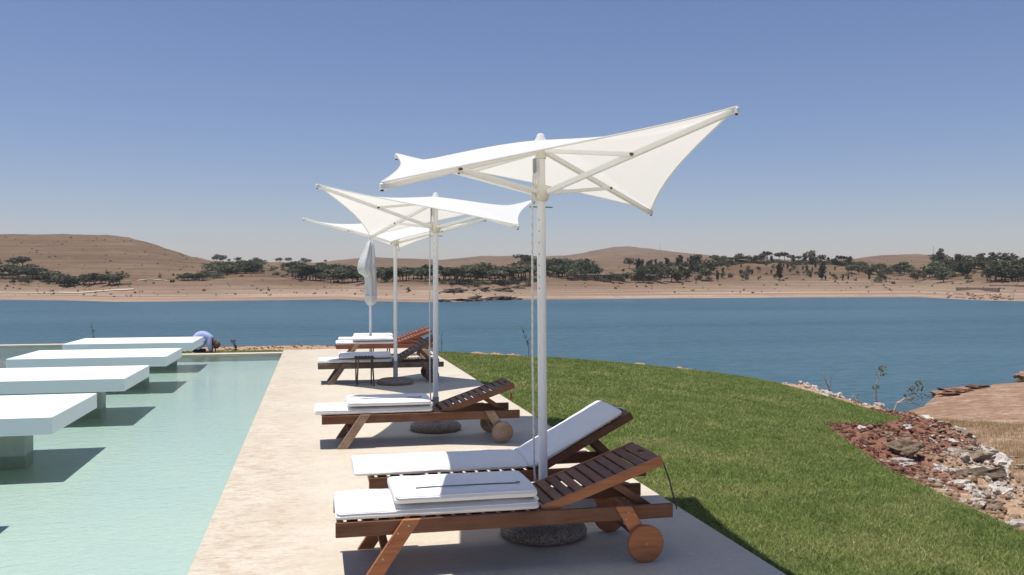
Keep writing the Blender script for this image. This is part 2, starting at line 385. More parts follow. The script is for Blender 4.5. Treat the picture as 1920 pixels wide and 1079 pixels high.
def tube_into(bm, pts, rad, n=10, caps=True):
    pts = [Vector(p) for p in pts]
    rads = rad if hasattr(rad, '__len__') else [rad] * len(pts)
    rings = []; up = Vector((0, 0, 1)); prev = None
    for i, p in enumerate(pts):
        d = (pts[min(i + 1, len(pts) - 1)] - pts[max(i - 1, 0)]).normalized()
        if prev is None:
            a = d.cross(up if abs(d.z) < 0.95 else Vector((1, 0, 0))).normalized()
        else:
            a = (prev - d * prev.dot(d)).normalized()
        prev = a; b = d.cross(a)
        rings.append([bm.verts.new(p + (a * math.cos(t) + b * math.sin(t)) * rads[i]) for t in [2 * math.pi * k / n for k in range(n)]])
    for r0, r1 in zip(rings, rings[1:]):
        for k in range(n): bm.faces.new((r0[k], r0[(k + 1) % n], r1[(k + 1) % n], r1[k]))
    if caps:
        bm.faces.new(list(reversed(rings[0]))); bm.faces.new(rings[-1])
def tube(name, pts, rad, n=10):
    bm = bmesh.new(); tube_into(bm, pts, rad, n); return bm_mesh(name, bm)
def lathe(name, prof, n=32, mtx=Matrix()):
    bm = bmesh.new(); rings = []
    for r, z in prof:
        if r < 1e-6: rings.append([bm.verts.new((0, 0, z))])
        else: rings.append([bm.verts.new((r * math.cos(2 * math.pi * k / n), r * math.sin(2 * math.pi * k / n), z)) for k in range(n)])
    for a, b in zip(rings, rings[1:]):
        for k in range(n):
            k2 = (k + 1) % n
            if len(a) == 1 and len(b) == 1: continue
            if len(a) == 1: bm.faces.new((a[0], b[k2], b[k]))
            elif len(b) == 1: bm.faces.new((a[k], a[k2], b[0]))
            else: bm.faces.new((a[k], a[k2], b[k2], b[k]))
    bmesh.ops.transform(bm, matrix=mtx, verts=bm.verts); return bm_mesh(name, bm)
def auto_smooth(me, angle=40):
    me.polygons.foreach_set('use_smooth', [True] * len(me.polygons))
    bm = bmesh.new(); bm.from_mesh(me)
    for e in bm.edges:
        if len(e.link_faces) == 2 and e.calc_face_angle(0) > R(angle): e.smooth = False
    bm.to_mesh(me); bm.free()
def copy_tree(o, parent=None):
    c = o.copy(); COL.objects.link(c)
    if parent is not None: c.parent = parent; c.matrix_parent_inverse = o.matrix_parent_inverse.copy()
    for ch in list(o.children): copy_tree(ch, c)
    return c
def fbm(x, y, scale, octs=4, seed=0.0):
    """value-noise fbm on numpy arrays"""
    x = np.asarray(x, float) * scale + seed * 17.13; y = np.asarray(y, float) * scale + seed * 9.71
    out = np.zeros(np.broadcast(x, y).shape); amp = 1.0; tot = 0
    for o in range(octs):
        xi = np.floor(x).astype(np.int64); yi = np.floor(y).astype(np.int64); xf = x - xi; yf = y - yi
        u = xf * xf * (3 - 2 * xf); v = yf * yf * (3 - 2 * yf)
        def h(a, b):
            n = (a * 374761393 + b * 668265263 + o * 974711) & 0x7fffffff
            n = ((n ^ (n >> 13)) * 1274126177) & 0x7fffffff
            return ((n ^ (n >> 16)) & 0xffff) / 65535.0
        out += amp * ((h(xi, yi) * (1 - u) + h(xi + 1, yi) * u) * (1 - v) + (h(xi, yi + 1) * (1 - u) + h(xi + 1, yi + 1) * u) * v)
        tot += amp; amp *= 0.5; x = x * 2.03 + 5.2; y = y * 2.03 + 1.3
    return out / tot - 0.5
def seg_dist(px, py, poly):
    d = np.full(np.shape(px), 1e9)
    for (x0, y0), (x1, y1) in zip(poly, poly[1:]):
        dx, dy = x1 - x0, y1 - y0; L = dx * dx + dy * dy
        t = np.clip(((px - x0) * dx + (py - y0) * dy) / L, 0, 1)
        d = np.minimum(d, np.hypot(px - x0 - t * dx, py - y0 - t * dy))
    return d
def inside(px, py, poly):
    c = np.zeros(np.shape(px), bool); n = len(poly)
    for i in range(n):
        x0, y0 = poly[i]; x1, y1 = poly[(i + 1) % n]
        if y0 == y1: continue
        c ^= ((y0 > py) != (y1 > py)) & (px < (x1 - x0) * (py - y0) / (y1 - y0) + x0)
    return c
def sd(px, py, poly):
    d = seg_dist(px, py, list(poly) + [poly[0]]); return np.where(inside(px, py, poly), -d, d)
def grid_mesh(name, xs, ys, Z):
    nx, ny = len(xs), len(ys)
    X, Y = np.meshgrid(xs, ys); V = np.stack([X.ravel(), Y.ravel(), Z.ravel()], 1)
    i = np.arange(nx * ny).reshape(ny, nx)
    q = np.stack([i[:-1, :-1].ravel(), i[:-1, 1:].ravel(), i[1:, 1:].ravel(), i[1:, :-1].ravel()], 1)
    return V, q
def fattr(me, name, vals):
    a = me.attributes.new(name, 'FLOAT', 'POINT'); a.data.foreach_set('value', np.asarray(vals, np.float32))

# ================================================================== SETTING
LAKE_Z = -8.3
DX0, DX1, DSEAM = -0.715, 2.63, 0.085
DY0, DY1 = -3.0, 21.6
POOL_FAR = 20.85
# ---- deck: two long strips of stone with a joint between them
deck = struct(empty('deck', (0, 0, 0)))
obj('slab', box('slab', (DSEAM - DX0, DY1 - 0.06 - DY0, 0.34), ((DSEAM + DX0) / 2, (DY0 + DY1 - 0.06) / 2, -0.1698)), 'deck', deck)
obj('slab', box('slab', (DX1 - DSEAM, DY1 - DY0, 0.34), ((DX1 + DSEAM) / 2, (DY0 + DY1) / 2, -0.17)), 'deck', deck)

# ---- pool
FLOOR_Z, WATER_Z, DEEP_Z = -0.185, -0.055, -0.75
def prism(poly, z0, z1):
    bm = bmesh.new(); n = len(poly)
    a = [bm.verts.new((x, y, z0)) for x, y in poly]; b = [bm.verts.new((x, y, z1)) for x, y in poly]
    bm.faces.new(a); bm.faces.new(b)
    for i in range(n): bm.faces.new((a[i], a[(i + 1) % n], b[(i + 1) % n], b[i]))
    return bm_mesh('prism', bm)
PXL = -22.0; STEPX = -5.35
struct(obj('pool_floor', prism([(STEPX, DY0), (DX0 + .05, DY0), (DX0 + .05, POOL_FAR + .05), (STEPX, POOL_FAR + .05)], FLOOR_Z - 1.0, FLOOR_Z), 'pool_floor'))
struct(obj('pool_floor', prism([(PXL, DY0), (STEPX - .002, DY0), (STEPX - .002, 24.75), (PXL, 24.75)], DEEP_Z - 0.3, DEEP_Z), 'pool_floor'))
wpoly = [(PXL + .01, DY0 + .01), (DX0 - .003, DY0 + .01), (DX0 - .003, POOL_FAR - .003), (STEPX - .3, POOL_FAR - .003), (STEPX - .3, 24.697), (PXL + .01, 24.697)]
pw = obj('pool_water', prism(wpoly, -0.95, WATER_Z), 'pool_water'); struct(pw)
va = M['pool_water'].node_tree.nodes.new('ShaderNodeVolumeAbsorption')
va.inputs['Color'].default_value = (0.30, 0.86, 0.80, 1); va.inputs['Density'].default_value = 0.17
M['pool_water'].node_tree.links.new(va.outputs[0], M['pool_water'].node_tree.nodes['Material Output'].inputs['Volume'])
cp = struct(empty('pool_coping', (0, 0, 0)))
obj('edging', box('edging', (4.66 + .27, 0.26, 0.30), (-3.185, POOL_FAR + 0.13, -0.16), bevel=0.008), 'coping', cp)
obj('edging', box('edging', (0.26, 4.0, 0.30), (STEPX - .17, 22.85, -0.16), bevel=0.008), 'coping', cp)
obj('edging', box('edging', (17, 0.26, 0.30), (STEPX - 0.31 - 8.5, 24.83, -0.16), bevel=0.008), 'coping', cp)

# ---- near bank and lawn
LAWN = [(2.64, 20.6), (2.91, 20.52), (4.11, 20.17), (5.63, 20.10), (6.85, 19.82), (8.68, 19.39), (9.6, 18.8), (10.02, 18.0), (9.89, 16.75), (9.67, 15.24), (9.13, 12.98),
        (8.91, 12.13), (8.27, 11.41), (7.75, 11.14), (7.42, 11.15), (6.76, 10.83), (6.10, 9.28), (5.64, 8.11), (5.42, 7.30), (5.35, 6.84), (5.11, 5.93), (4.99, 5.43),
        (4.7, 4.2), (4.3, 2.5), (4.0, 0), (3.9, -3), (2.64, -3)]
CREST = [(2.63, 21.0), (4.1, 20.75), (5.6, 20.7), (6.9, 20.45), (8.8, 20.1), (10.3, 19.3), (10.75, 18.0), (10.5, 16.19), (10.6, 15.1), (10.89, 14.68), (10.75, 13.91), (9.44, 11.50), (7.79, 9.04), (6.96, 7.57),
         (6.4, 6.0), (6.0, 4.0), (5.6, 1.0), (5.4, -3), (-30, -3), (-30, 25.0), (-5.7, 25.0), (-5.0, 23.2), (-0.5, 22.5), (2.3, 21.7)]
SHORE = [(-160, 60), (-60, 46), (0, 40), (25, 46), (43.8, 59.1), (47.3, 61.6), (48.0, 63.0), (49.5, 64.5), (52.6, 66.7), (56.5, 68.8), (62.0, 71.3), (67.6, 73.6), (78.7, 76.5), (120, 82), (240, 90)]
SHOREPOLY = SHORE + [(240, -40), (-160, -40)]
def zl(x):
    s = np.maximum(np.asarray(x, float) - 2.63, 0); return -0.03 - 0.035 * s - 0.0065 * s * s
def ground_z(x, y):
    """height of the near bank (without the lawn turf)"""
    x = np.asarray(x, float); y = np.asarray(y, float)
    d1 = sd(x, y, LAWN); d2 = sd(x, y, CREST); ds = -sd(x, y, SHOREPOLY)
    out = np.clip(d1, 0, None)
    base = zl(np.minimum(x, 14)) - 0.022
    rough = np.clip(out / 0.35, 0, 1) * (x > 2.6)
    base = base + rough * (0.34 * fbm(x, y, 0.9, 4, 1) + 0.20 * fbm(x, y, 3.5, 3, 2) + 0.10 * np.abs(fbm(x, y, 9, 2, 3))) - rough * 0.015
    base = base - 0.10 * np.clip(out, 0, 3) * (x > 2.6)
    # low windrow of red spoil along the notch
    base = base + 0.16 * np.exp(-((x - 7.6) ** 2 + (y - 9.9) ** 2) / 0.5) + 0.14 * np.exp(-((x - 8.8) ** 2 + (y - 11.2) ** 2) / 0.3)
    base = base + np.where(x < 2.4, 0.10 * np.exp(-((y - 22.3 + .06 * (x + 2)) / 0.28) ** 2), 0)
    fall = np.clip(d2, 0, None)
    base = base - 0.62 * fall - 0.10 * np.clip(fall, 0, 2) * fbm(x, y, 1.2, 3, 5)
    base = np.where((x < 2.6) & (d2 < 0) & ~((y > 21.0) & (x > STEPX + .05)), -1.35, base)
    sand = LAKE_Z + np.where(ds > 0, np.minimum(0.13 * np.clip(ds, 0, 6) + 0.05 * np.clip(ds - 6, 0, 60), 3.0), 0.25 * ds)
    sand = sand + np.clip(ds / 6, 0, 1) * (1.2 * fbm(x, y, 0.07, 4, 8) + 0.45 * fbm(x, y, 0.4, 4, 9))
    z = np.maximum(base, sand)
    return np.maximum(z, LAKE_Z - 6), np.clip((sand - base) * 0.5 + 0.5, 0, 1), d1, d2
def axis(lo, hi, fine_lo, fine_hi, step, grow=1.18, cap=4.0):
    a = list(np.arange(fine_lo, fine_hi, step)); s = step; x = fine_hi
    while x < hi: a.append(x); s = min(s * grow, cap); x += s
    a.append(hi); s = step; x = fine_lo; left = []
    while x > lo: s = min(s * grow, cap); x -= s; left.append(max(x, lo))
    return np.array(left[::-1] + a)
gx = axis(-90, 200, 3.4, 12.0, 0.055); gy = axis(-3, 120, 4.0, 21.0, 0.055)
GX, GY = np.meshgrid(gx, gy)
Z, SANDM, D1, D2 = ground_z(GX, GY)
V, Q = grid_mesh('bank', gx, gy, Z)
me = mesh_np('bank', V, quads=Q)
fattr(me, 'sand', SANDM.ravel())
redm = np.clip(1.25 - D1 / 1.3, 0, 1) * np.clip((GY - 5.5) / 3, 0, 1) * np.clip((15 - GY) / 2, 0, 1)
redm = np.maximum(redm, 1.1 * np.exp(-((GX - 7.8) ** 2 + (GY - 10.2) ** 2) / 1.6))
redm = np.maximum(redm, 0.9 * np.exp(-((GX - 9.8) ** 2 + (GY - 13.0) ** 2) / 1.8)); redm = np.where(GX < 2.7, 0.2, redm)
fattr(me, 'red', redm.ravel())
struct(obj('bank', me, 'bank', smooth=True))

def turf(name, poly, zf, step):
    xs = [p[0] for p in poly]; ys = [p[1] for p in poly]
    ax = np.arange(min(xs), max(xs) + step, step); ay = np.arange(min(ys), max(ys) + step, step)
    X, Y = np.meshgrid(ax, ay); V, Q = grid_mesh(name, ax, ay, zf(X, Y))
    c = V[Q].mean(1); keep = inside(c[:, 0], c[:, 1], poly); Q = Q[keep]
    used = np.unique(Q); remap = np.full(len(V), -1); remap[used] = np.arange(len(used))
    return mesh_np(name, V[used], quads=remap[Q])
def lawn_z(x, y): return zl(x) + 0.03 * fbm(x, y, 0.6, 2, 4) * np.clip((x - 2.63), 0, 1)
struct(obj('lawn', turf('lawn', LAWN, lawn_z, 0.07), 'turf', smooth=True))
STRIP = [(-5.2, 21.12), (-0.73, 21.12), (-0.73, 21.75), (-2.0, 22.05), (-3.5, 22.2), (-5.2, 22.3)]
struct(obj('grass_strip', turf('grass_strip', STRIP, lambda x, y: x * 0 - 0.035, 0.1), 'turf'))

def blades(poly, zf, dens, hgt, wid, jitter=1.0):
    xs = [p[0] for p in poly]; ys = [p[1] for p in poly]
    A = (max(xs) - min(xs)) * (max(ys) - min(ys)); n = int(A * dens)
    x = rng.uniform(min(xs) - 0.018, max(xs), n); y = rng.uniform(min(ys), max(ys), n)
    k = inside(x + (x < 3.0) * 0.02, y, poly); x, y = x[k], y[k]; n = len(x)
    z = zf(x, y); a = rng.uniform(0, 2 * math.pi, n)
    h = hgt * rng.uniform(0.55, 1.25, n) * (1 + 0.5 * fbm(x, y, 1.7, 2, 6)); w = wid * rng.uniform(0.7, 1.3, n)
    lean = rng.uniform(0.3, 1.7, n) * h; la = rng.uniform(0, 2 * math.pi, n)
    p0 = np.stack([x - np.cos(a) * w / 2, y - np.sin(a) * w / 2, z - 0.004], 1)
    p1 = np.stack([x + np.cos(a) * w / 2, y + np.sin(a) * w / 2, z - 0.004], 1)
    p2 = np.stack([x + np.cos(la) * lean, y + np.sin(la) * lean, z + h], 1)
    return np.stack([p0, p1, p2], 1).reshape(-1, 3)
def clip_poly(poly, y0, y1):
    out = poly
    for s, lim in ((1, y0), (-1, -y1)):
        src, out = out, []
        for i in range(len(src)):
            a, b = src[i], src[(i + 1) % len(src)]
            fa, fb = s * a[1] - lim, s * b[1] - lim
            if fa >= 0: out.append(a)
            if fa * fb < 0:
                t = fa / (fa - fb); out.append((a[0] + t * (b[0] - a[0]), a[1] + t * (b[1] - a[1])))
    return out
B = []
for y0, y1, dens, hg, wd in ((3.2, 6.5, 9000, 0.030, 0.006), (6.5, 9.5, 5500, 0.030, 0.008), (9.5, 13.5, 3200, 0.032, 0.011), (13.5, 20.7, 1900, 0.034, 0.016)):
    B.append(blades(clip_poly(LAWN, y0, y1), lawn_z, dens, hg, wd))
B = np.concatenate(B); me = mesh_np('grass', B, tris=np.arange(len(B)).reshape(-1, 3))
g = obj('grass', me, 'grass'); tag(g, 'short green lawn grass with yellowed patches beside the deck', 'grass', kind='stuff')
Bs = blades(STRIP, lambda x, y: x * 0 - 0.035, 1600, 0.028, 0.016)
g = obj('grass', mesh_np('grass_strip_blades', Bs, tris=np.arange(len(Bs)).reshape(-1, 3)), 'grass')
tag(g, 'narrow strip of green grass behind the far pool edge', 'grass', kind='stuff')

# ---- lake
me = mesh_np('lake', [(-9000, 20, LAKE_Z), (9000, 20, LAKE_Z), (9000, 9000, LAKE_Z), (-9000, 9000, LAKE_Z)], quads=[(0, 1, 2, 3)])
struct(obj('lake', me, 'lake'))

# ---- far shore: beach, terraces and hills (columns u run along the view's breadth, w is distance ahead)
CU = np.array([-700, -300, 0, 60, 120, 215, 300, 640, 700, 800, 870, 960, 1280, 1500, 1720, 1770, 1830, 1920, 2200, 2700])
VA = np.array([561, 562, 562.5, 563, 563.5, 566.5, 566, 561.5, 565, 567, 566, 562.5, 559.5, 558, 557.5, 560, 563, 565, 566, 566])
VB = np.interp(np.arange(-700, 2701, 20), [-700, 0, 150, 330, 500, 640, 900, 1100, 1300, 1500, 1700, 1920, 2700], [534, 535, 537, 531, 534, 533, 531, 529, 531, 529, 531, 535, 536])
UB = np.arange(-700, 2701, 20)
CC = [(-700, 490), (0, 500), (100, 507), (200, 512), (330, 512), (400, 506), (480, 500), (515, 497), (550, 503), (640, 505), (760, 507), (900, 508), (1000, 502), (1100, 506), (1200, 502), (1290, 495), (1450, 492), (1600, 494), (1650, 502), (1750, 503), (1850, 500), (1920, 500), (2700, 495)]
CD = [(-700, 470), (-300, 446), (0, 440.5), (120, 440), (200, 441), (240, 446), (270, 455), (310, 468), (350, 480), (395, 490), (500, 493), (600, 492), (640, 487), (690, 482), (740, 483.5), (830, 487), (900, 481), (950, 480.5), (1000, 481), (1060, 480), (1100, 473), (1150, 463.5), (1180, 462), (1230, 468), (1300, 476), (1370, 483), (1480, 488), (1590, 487), (1650, 478.5), (1720, 477), (1760, 480), (1800, 486), (1920, 489), (2200, 486), (2700, 480)]
def vA(u): return np.interp(u, CU, VA)
def rings(u):
    wa = FPX * (CAMH - LAKE_Z) / (vA(u) - 521)
    wb = wa + 48; wc = wa + np.interp(u, [0, 300, 600, 1300, 1900], [110, 150, 220, 130, 150]); wd = np.interp(u, [0, 330, 480, 640, 1150, 1500, 1700, 1920], [820, 760, 1100, 1500, 2100, 1500, 1300, 1200])
    vb = np.interp(u, UB, VB); vc = np.interp(u, *zip(*CC)); vd = np.interp(u, *zip(*CD))
    return (wa, wb, wc, wd), (vA(u), vb, vc, vd)
RX = np.array([math.cos(YAW), -math.sin(YAW)]); FX = np.array([math.sin(YAW), math.cos(YAW)])
TS = np.concatenate([np.linspace(-0.25, 0, 5)[:-1], np.linspace(0, 1, 26)[:-1], np.linspace(1, 2, 40)[:-1], np.linspace(2, 3, 60)[:-1], np.linspace(3, 4, 14)])
US = np.arange(-700, 2701, 6.0)
def far_raw(u, t):
    (wa, wb, wc, wd), (va_, vb, vc, vd) = rings(u)
    we = wd * 1.9
    w = np.where(t < 0, wa + t * 120, np.where(t < 1, wa + t * (wb - wa), np.where(t < 2, wb + (t - 1) * (wc - wb), np.where(t < 3, wc + (t - 2) * (wd - wc), wd + (t - 3) * (we - wd)))))
    s3 = np.clip(t - 2, 0, 1); s3 = np.where(u < 480, s3 ** 0.62, s3 ** 0.8)
    v = np.where(t < 1, va_ + np.clip(t, 0, 1) * (vb - va_), np.where(t < 2, vb + (t - 1) * (vc - vb), vc + s3 * (vd - vc)))
    z = CAMH - (v - 521) / FPX * w
    z = np.where(t < 0, LAKE_Z + t * 12, z)
    z = np.where(t > 3, (CAMH - (vd - 521) / FPX * wd) * (1 - 0.75 * np.clip(t - 3, 0, 1)), z)
    return w, z
UU, TT = np.meshgrid(US, TS)
WW, ZZ = far_raw(UU, TT)
for _ in range(3):
    zs_ = ZZ.copy(); zs_[1:-1] = (ZZ[:-2] + 2 * ZZ[1:-1] + ZZ[2:]) / 4; zs_[:, 1:-1] = (zs_[:, :-2] + 2 * zs_[:, 1:-1] + zs_[:, 2:]) / 4
    keep = (TT <= 0.12) | (np.abs(TT - 3) < 0.06); ZZ = np.where(keep, ZZ, zs_)
LAT = (UU - 960) / FPX * WW
FXX = RX[0] * LAT + FX[0] * WW; FYY = RX[1] * LAT + FX[1] * WW
relief = np.clip(TT, 0, 1) * (2.2 * fbm(FXX, FYY, 0.02, 4, 11) + 1.1 * fbm(FXX, FYY, 0.08, 3, 12)) + np.clip(TT - 2, 0, 1) * 9.0 * fbm(FXX, FYY, 0.006, 4, 13) * np.clip((3.2 - TT) * 1.2, 0.25, 1)
gully = np.clip(TT - 1.1, 0, 1) * np.clip(2.6 - TT, 0, 1) * -5.0 * np.abs(fbm(FXX, FYY, 0.013, 3, 14))
ZZ = ZZ + relief + gully
i = np.arange(ZZ.size).reshape(ZZ.shape)
q = np.stack([i[:-1, :-1].ravel(), i[:-1, 1:].ravel(), i[1:, 1:].ravel(), i[1:, :-1].ravel()], 1)
me = mesh_np('far_shore', np.stack([FXX.ravel(), FYY.ravel(), ZZ.ravel()], 1), quads=q)
bt = np.clip(1.25 - TT + 0.35 * fbm(FXX, FYY, 0.02, 3, 15) * 2, 0, 1)
fattr(me, 'beach', bt.ravel())
struct(obj('far_hills', me, 'far', smooth=True))
def far_pt(u, t):
    """a point standing on the far shore mesh"""
    a = np.interp(u, US, np.arange(len(US))); b = np.interp(t, TS, np.arange(len(TS)))
    ia, ib = int(min(a, len(US) - 2)), int(min(b, len(TS) - 2)); fa, fb = a - ia, b - ib
    def bl(Gd): return (Gd[ib, ia] * (1 - fa) + Gd[ib, ia + 1] * fa) * (1 - fb) + (Gd[ib + 1, ia] * (1 - fa) + Gd[ib + 1, ia + 1] * fa) * fb
    return Vector((bl(FXX), bl(FYY), bl(ZZ)))
# ================================================================== far shore: trees, buildings, masts, rocks
def crown_mesh(name, blobs, n, leaf, seed):
    rr = np.random.default_rng(seed); P = []
    for (cx, cy, cz, rx, ry, rz, share) in blobs:
        k = max(8, int(n * share)); d = rr.normal(size=(k, 3)); d /= np.linalg.norm(d, axis=1)[:, None]
        rad = rr.uniform(0.35, 1.08, k) ** 0.5
        c = np.stack([cx + d[:, 0] * rx * rad, cy + d[:, 1] * ry * rad, cz + d[:, 2] * rz * rad], 1)
        a = rr.normal(size=(k, 3)); a /= np.linalg.norm(a, axis=1)[:, None]
        b = np.cross(a, rr.normal(size=(k, 3))); b /= np.linalg.norm(b, axis=1)[:, None]
        s = leaf * rr.uniform(0.5, 1.3, k)[:, None]
        P.append(np.stack([c - a * s - b * s * .45, c + a * s - b * s * .6, c + a * s * .7 + b * s * .6, c - a * s * .8 + b * s * .5], 1))
    P = np.concatenate(P).reshape(-1, 3); return mesh_np(name, P, quads=np.arange(len(P)).reshape(-1, 4))
def proto_tree(kind, seed):
    """crown and trunk meshes of a tree 1 m tall"""
    rr = random.Random(seed); blobs = []
    if kind == 'round':
        for _ in range(9):
            a = rr.uniform(0, 6.28); r = rr.uniform(0, 0.30); s = rr.uniform(0.14, 0.22)
            blobs.append((r * math.cos(a), r * math.sin(a), rr.uniform(0.38, 0.80), s * 1.25, s * 1.25, s, 0.11))
        th = 0.42
    elif kind == 'tall':
        for k in range(9):
            z = 0.25 + 0.68 * k / 8; s = 0.13 * (1.15 - abs(z - 0.55)); a = rr.uniform(0, 6.28); r = rr.uniform(0.02, 0.11)
            blobs.append((r * math.cos(a), r * math.sin(a), z, s * 1.2, s * 1.2, s * 1.1, 0.11))
        th = 0.6
    elif kind == 'umbrella':
        for _ in range(8):
            a = rr.uniform(0, 6.28); r = rr.uniform(0, 0.36); s = rr.uniform(0.13, 0.18)
            blobs.append((r * math.cos(a), r * math.sin(a), rr.uniform(0.66, 0.86), s * 1.5, s * 1.5, s * 0.75, 0.12))
        th = 0.7
    else:   # low bush
        for _ in range(7):
            a = rr.uniform(0, 6.28); r = rr.uniform(0, 0.42); s = rr.uniform(0.2, 0.3)
            blobs.append((r * math.cos(a), r * math.sin(a), rr.uniform(0.25, 0.62), s * 1.3, s * 1.3, s, 0.14))
        th = 0.25
    cm = crown_mesh('crown', blobs, 420, 0.052, seed)
    bm = bmesh.new(); tube_into(bm, [(0, 0, -0.05), (0.01, 0.0, th * .6), (0.02, 0.01, th)], [0.026, 0.02, 0.014], 6)
    for k in range(3):
        a = rr.uniform(0, 6.28); tube_into(bm, [(0.01, 0, th * .7), (0.10 * math.cos(a), 0.10 * math.sin(a), th + 0.08), (0.2 * math.cos(a), 0.2 * math.sin(a), th + 0.17)], [0.012, 0.009, 0.004], 5)
    return cm, bm_mesh('trunk', bm)
PROTO = {}
for k, mt in (('round', 'leaf'), ('tall', 'leaf'), ('umbrella', 'leaf'), ('bush', 'leaf'), ('olive', 'leaf_olive')):
    PROTO[k] = []
    for s in range(4):
        cm, tm = proto_tree('round' if k == 'olive' else k, 100 + 17 * s + len(k))
        cm.materials.append(M[mt]); tm.materials.append(M['bark']); PROTO[k].append((cm, tm))
def far_tree(u, t, h, kind, name, label, cat, group, sx=1.0):
    p = far_pt(u, t); e = empty(name, p, random.uniform(0, 6.28)); w = h * sx * random.uniform(0.9, 1.15); e.scale = (w, w, h)
    cm, tm = random.choice(PROTO[kind])
    link(bpy.data.objects.new('crown', cm), e); link(bpy.data.objects.new('trunk', tm), e)
    return tag(e, label, cat, group)
CLUSTERS = [
 # u0, u1, t0, t1, n, h0, h1, kinds, label, group, width
 (-60, 60, 1.35, 1.95, 18, 6, 8, ('round', 'umbrella'), 'dark green tree in the belt at the foot of the brown hill', 'trees at the foot of the left hill', 1.3),
 (55, 140, 1.0, 1.5, 16, 5, 7.5, ('round',), 'dark tree in the descending belt beside the pale low wall', 'trees in the descending belt', 1.3),
 (152, 228, 1.0, 1.12, 12, 5, 6.5, ('round',), 'bushy dark tree in the short row on the far beach left', 'short row of trees above the far beach', 1.35),
 (335, 405, 1.25, 1.6, 10, 3.5, 5, ('bush', 'round'), 'low dark tree in the patch left of the bare mound', 'low trees left of the mound', 1.6),
 (395, 490, 1.55, 2.2, 22, 5.5, 8, ('round', 'bush'), 'dark tree in the wood left of the bare sandy mound', 'wood left of the mound', 1.4),
 (545, 665, 1.05, 1.75, 34, 6.5, 9, ('round', 'umbrella'), 'dark tree in the wood right of the mound behind closed umbrella', 'wood behind the closed umbrella', 1.3),
 (665, 815, 1.0, 1.45, 24, 6, 8.5, ('umbrella', 'round'), 'dark flat-topped tree in the row between the slim umbrella poles', 'trees between the slim poles', 1.3),
 (828, 1000, 1.0, 1.5, 32, 6.0, 8.5, ('umbrella', 'round'), 'dark flat-topped tree in the long row above the dark rock ledges', 'long row above the rock ledges', 1.3),
 (975, 1060, 1.35, 1.95, 16, 8, 10, ('round', 'umbrella'), 'tall dark tree in the wood behind the nearest umbrella pole', 'wood behind the nearest pole', 1.15),
 (1045, 1115, 1.05, 1.6, 12, 8, 11, ('round',), 'tall broad tree in the grove left of the flat-roofed houses', 'grove left of the houses', 1.15),
 (1088, 1225, 1.0, 1.05, 7, 3.5, 6.5, ('round',), 'green tree standing in front of the flat-roofed houses', 'trees in front of the houses', 1.2),
 (1195, 1340, 1.0, 1.6, 15, 7, 10, ('round', 'olive', 'tall'), 'dark tree on the bank right of the flat-roofed houses', 'trees right of the houses', 1.0),
 (1190, 1300, 1.85, 2.1, 12, 4, 7, ('round', 'tall'), 'small dark tree on the skyline above the houses', 'skyline trees above the houses', 1.1),
 (1330, 1600, 1.93, 2.05, 26, 5, 8, ('round', 'umbrella', 'tall'), 'dark tree on the terrace rim against the sky', 'trees on the terrace rim', 1.05),
 (1590, 1690, 1.5, 1.95, 12, 4.5, 6.5, ('bush', 'round'), 'dark bush in the hedge running down from the terrace', 'hedge below the terrace end', 1.4),
 (1680, 1760, 1.1, 1.9, 12, 5, 7, ('round', 'olive'), 'dark tree on the slope left of the right-hand wood', 'trees left of the right wood', 1.1),
 (1752, 1990, 1.1, 2.1, 52, 7, 11, ('round', 'tall'), 'tall dark tree in the dense wood at the right edge', 'dense wood at the right edge', 1.15),
]
NTH = ['first', 'second', 'third', 'fourth', 'fifth', 'sixth', 'seventh', 'eighth', 'ninth', 'tenth', 'eleventh', 'twelfth', 'thirteenth', 'fourteenth', 'fifteenth', 'sixteenth', 'seventeenth', 'eighteenth', 'nineteenth', 'twentieth', 'twenty-first', 'twenty-second', 'twenty-third', 'twenty-fourth', 'twenty-fifth', 'twenty-sixth']
ROWS = {'short row of trees above the far beach': 'short tree row above the left far beach', 'trees on the terrace rim': 'trees lined along the terrace rim',
        'trees in front of the houses': 'trees standing in front of the flat-roofed houses', 'skyline trees above the houses': 'small skyline trees above the houses',
        'trees right of the houses': 'trees right of the flat-roofed houses', 'trees left of the right wood': 'trees left of the right-hand wood', 'hedge below the terrace end': 'hedge running down from the terrace'}
for (u0, u1, t0, t1, n, h0, h1, kinds, label, group, sx) in CLUSTERS:
    for k in range(n):
        u = u0 + (u1 - u0) * (k + random.uniform(0.1, 0.9)) / n
        f = (u - u0) / (u1 - u0)
        t = random.uniform(t0, t1)
        if group.startswith('trees in the descending'): t = 1.55 - 0.5 * f + random.uniform(-.08, .08)
        lab = label
        if group not in ROWS and n > 12: lab = label + (', left part', ', middle part', ', right part')[min(2, int(f * 3))]
        if group in ROWS: lab = f'{NTH[k]} from the left of the {ROWS[group]}'
        far_tree(u, t, random.uniform(h0, h1) * random.choice((0.78, 0.92, 1.06)), random.choice(kinds), 'tree', lab, 'tree', group, sx * (1.2 if group in ROWS else 1.45))
for u, t, h, kind, label in [(1461, 1.05, 9.5, 'tall', 'lone upright tree at the foot of the tan terrace, left of two'), (1541, 1.05, 10, 'tall', 'lone upright tree at the foot of the tan terrace, right of two'),
        (1180, 2.0, 7.5, 'round', 'round tree alone on the ridge above the houses'), (1522, 2.0, 9, 'round', 'tallest round tree on the terrace rim'),
        (1305, 1.9, 8.5, 'round', 'broad tree at the left end of the terrace rim'), (1763, 2.0, 12, 'tall', 'tallest tree at the left end of the right-hand wood')]:
    far_tree(u, t, h, kind, 'tree', label, 'tree', None, 1.1)
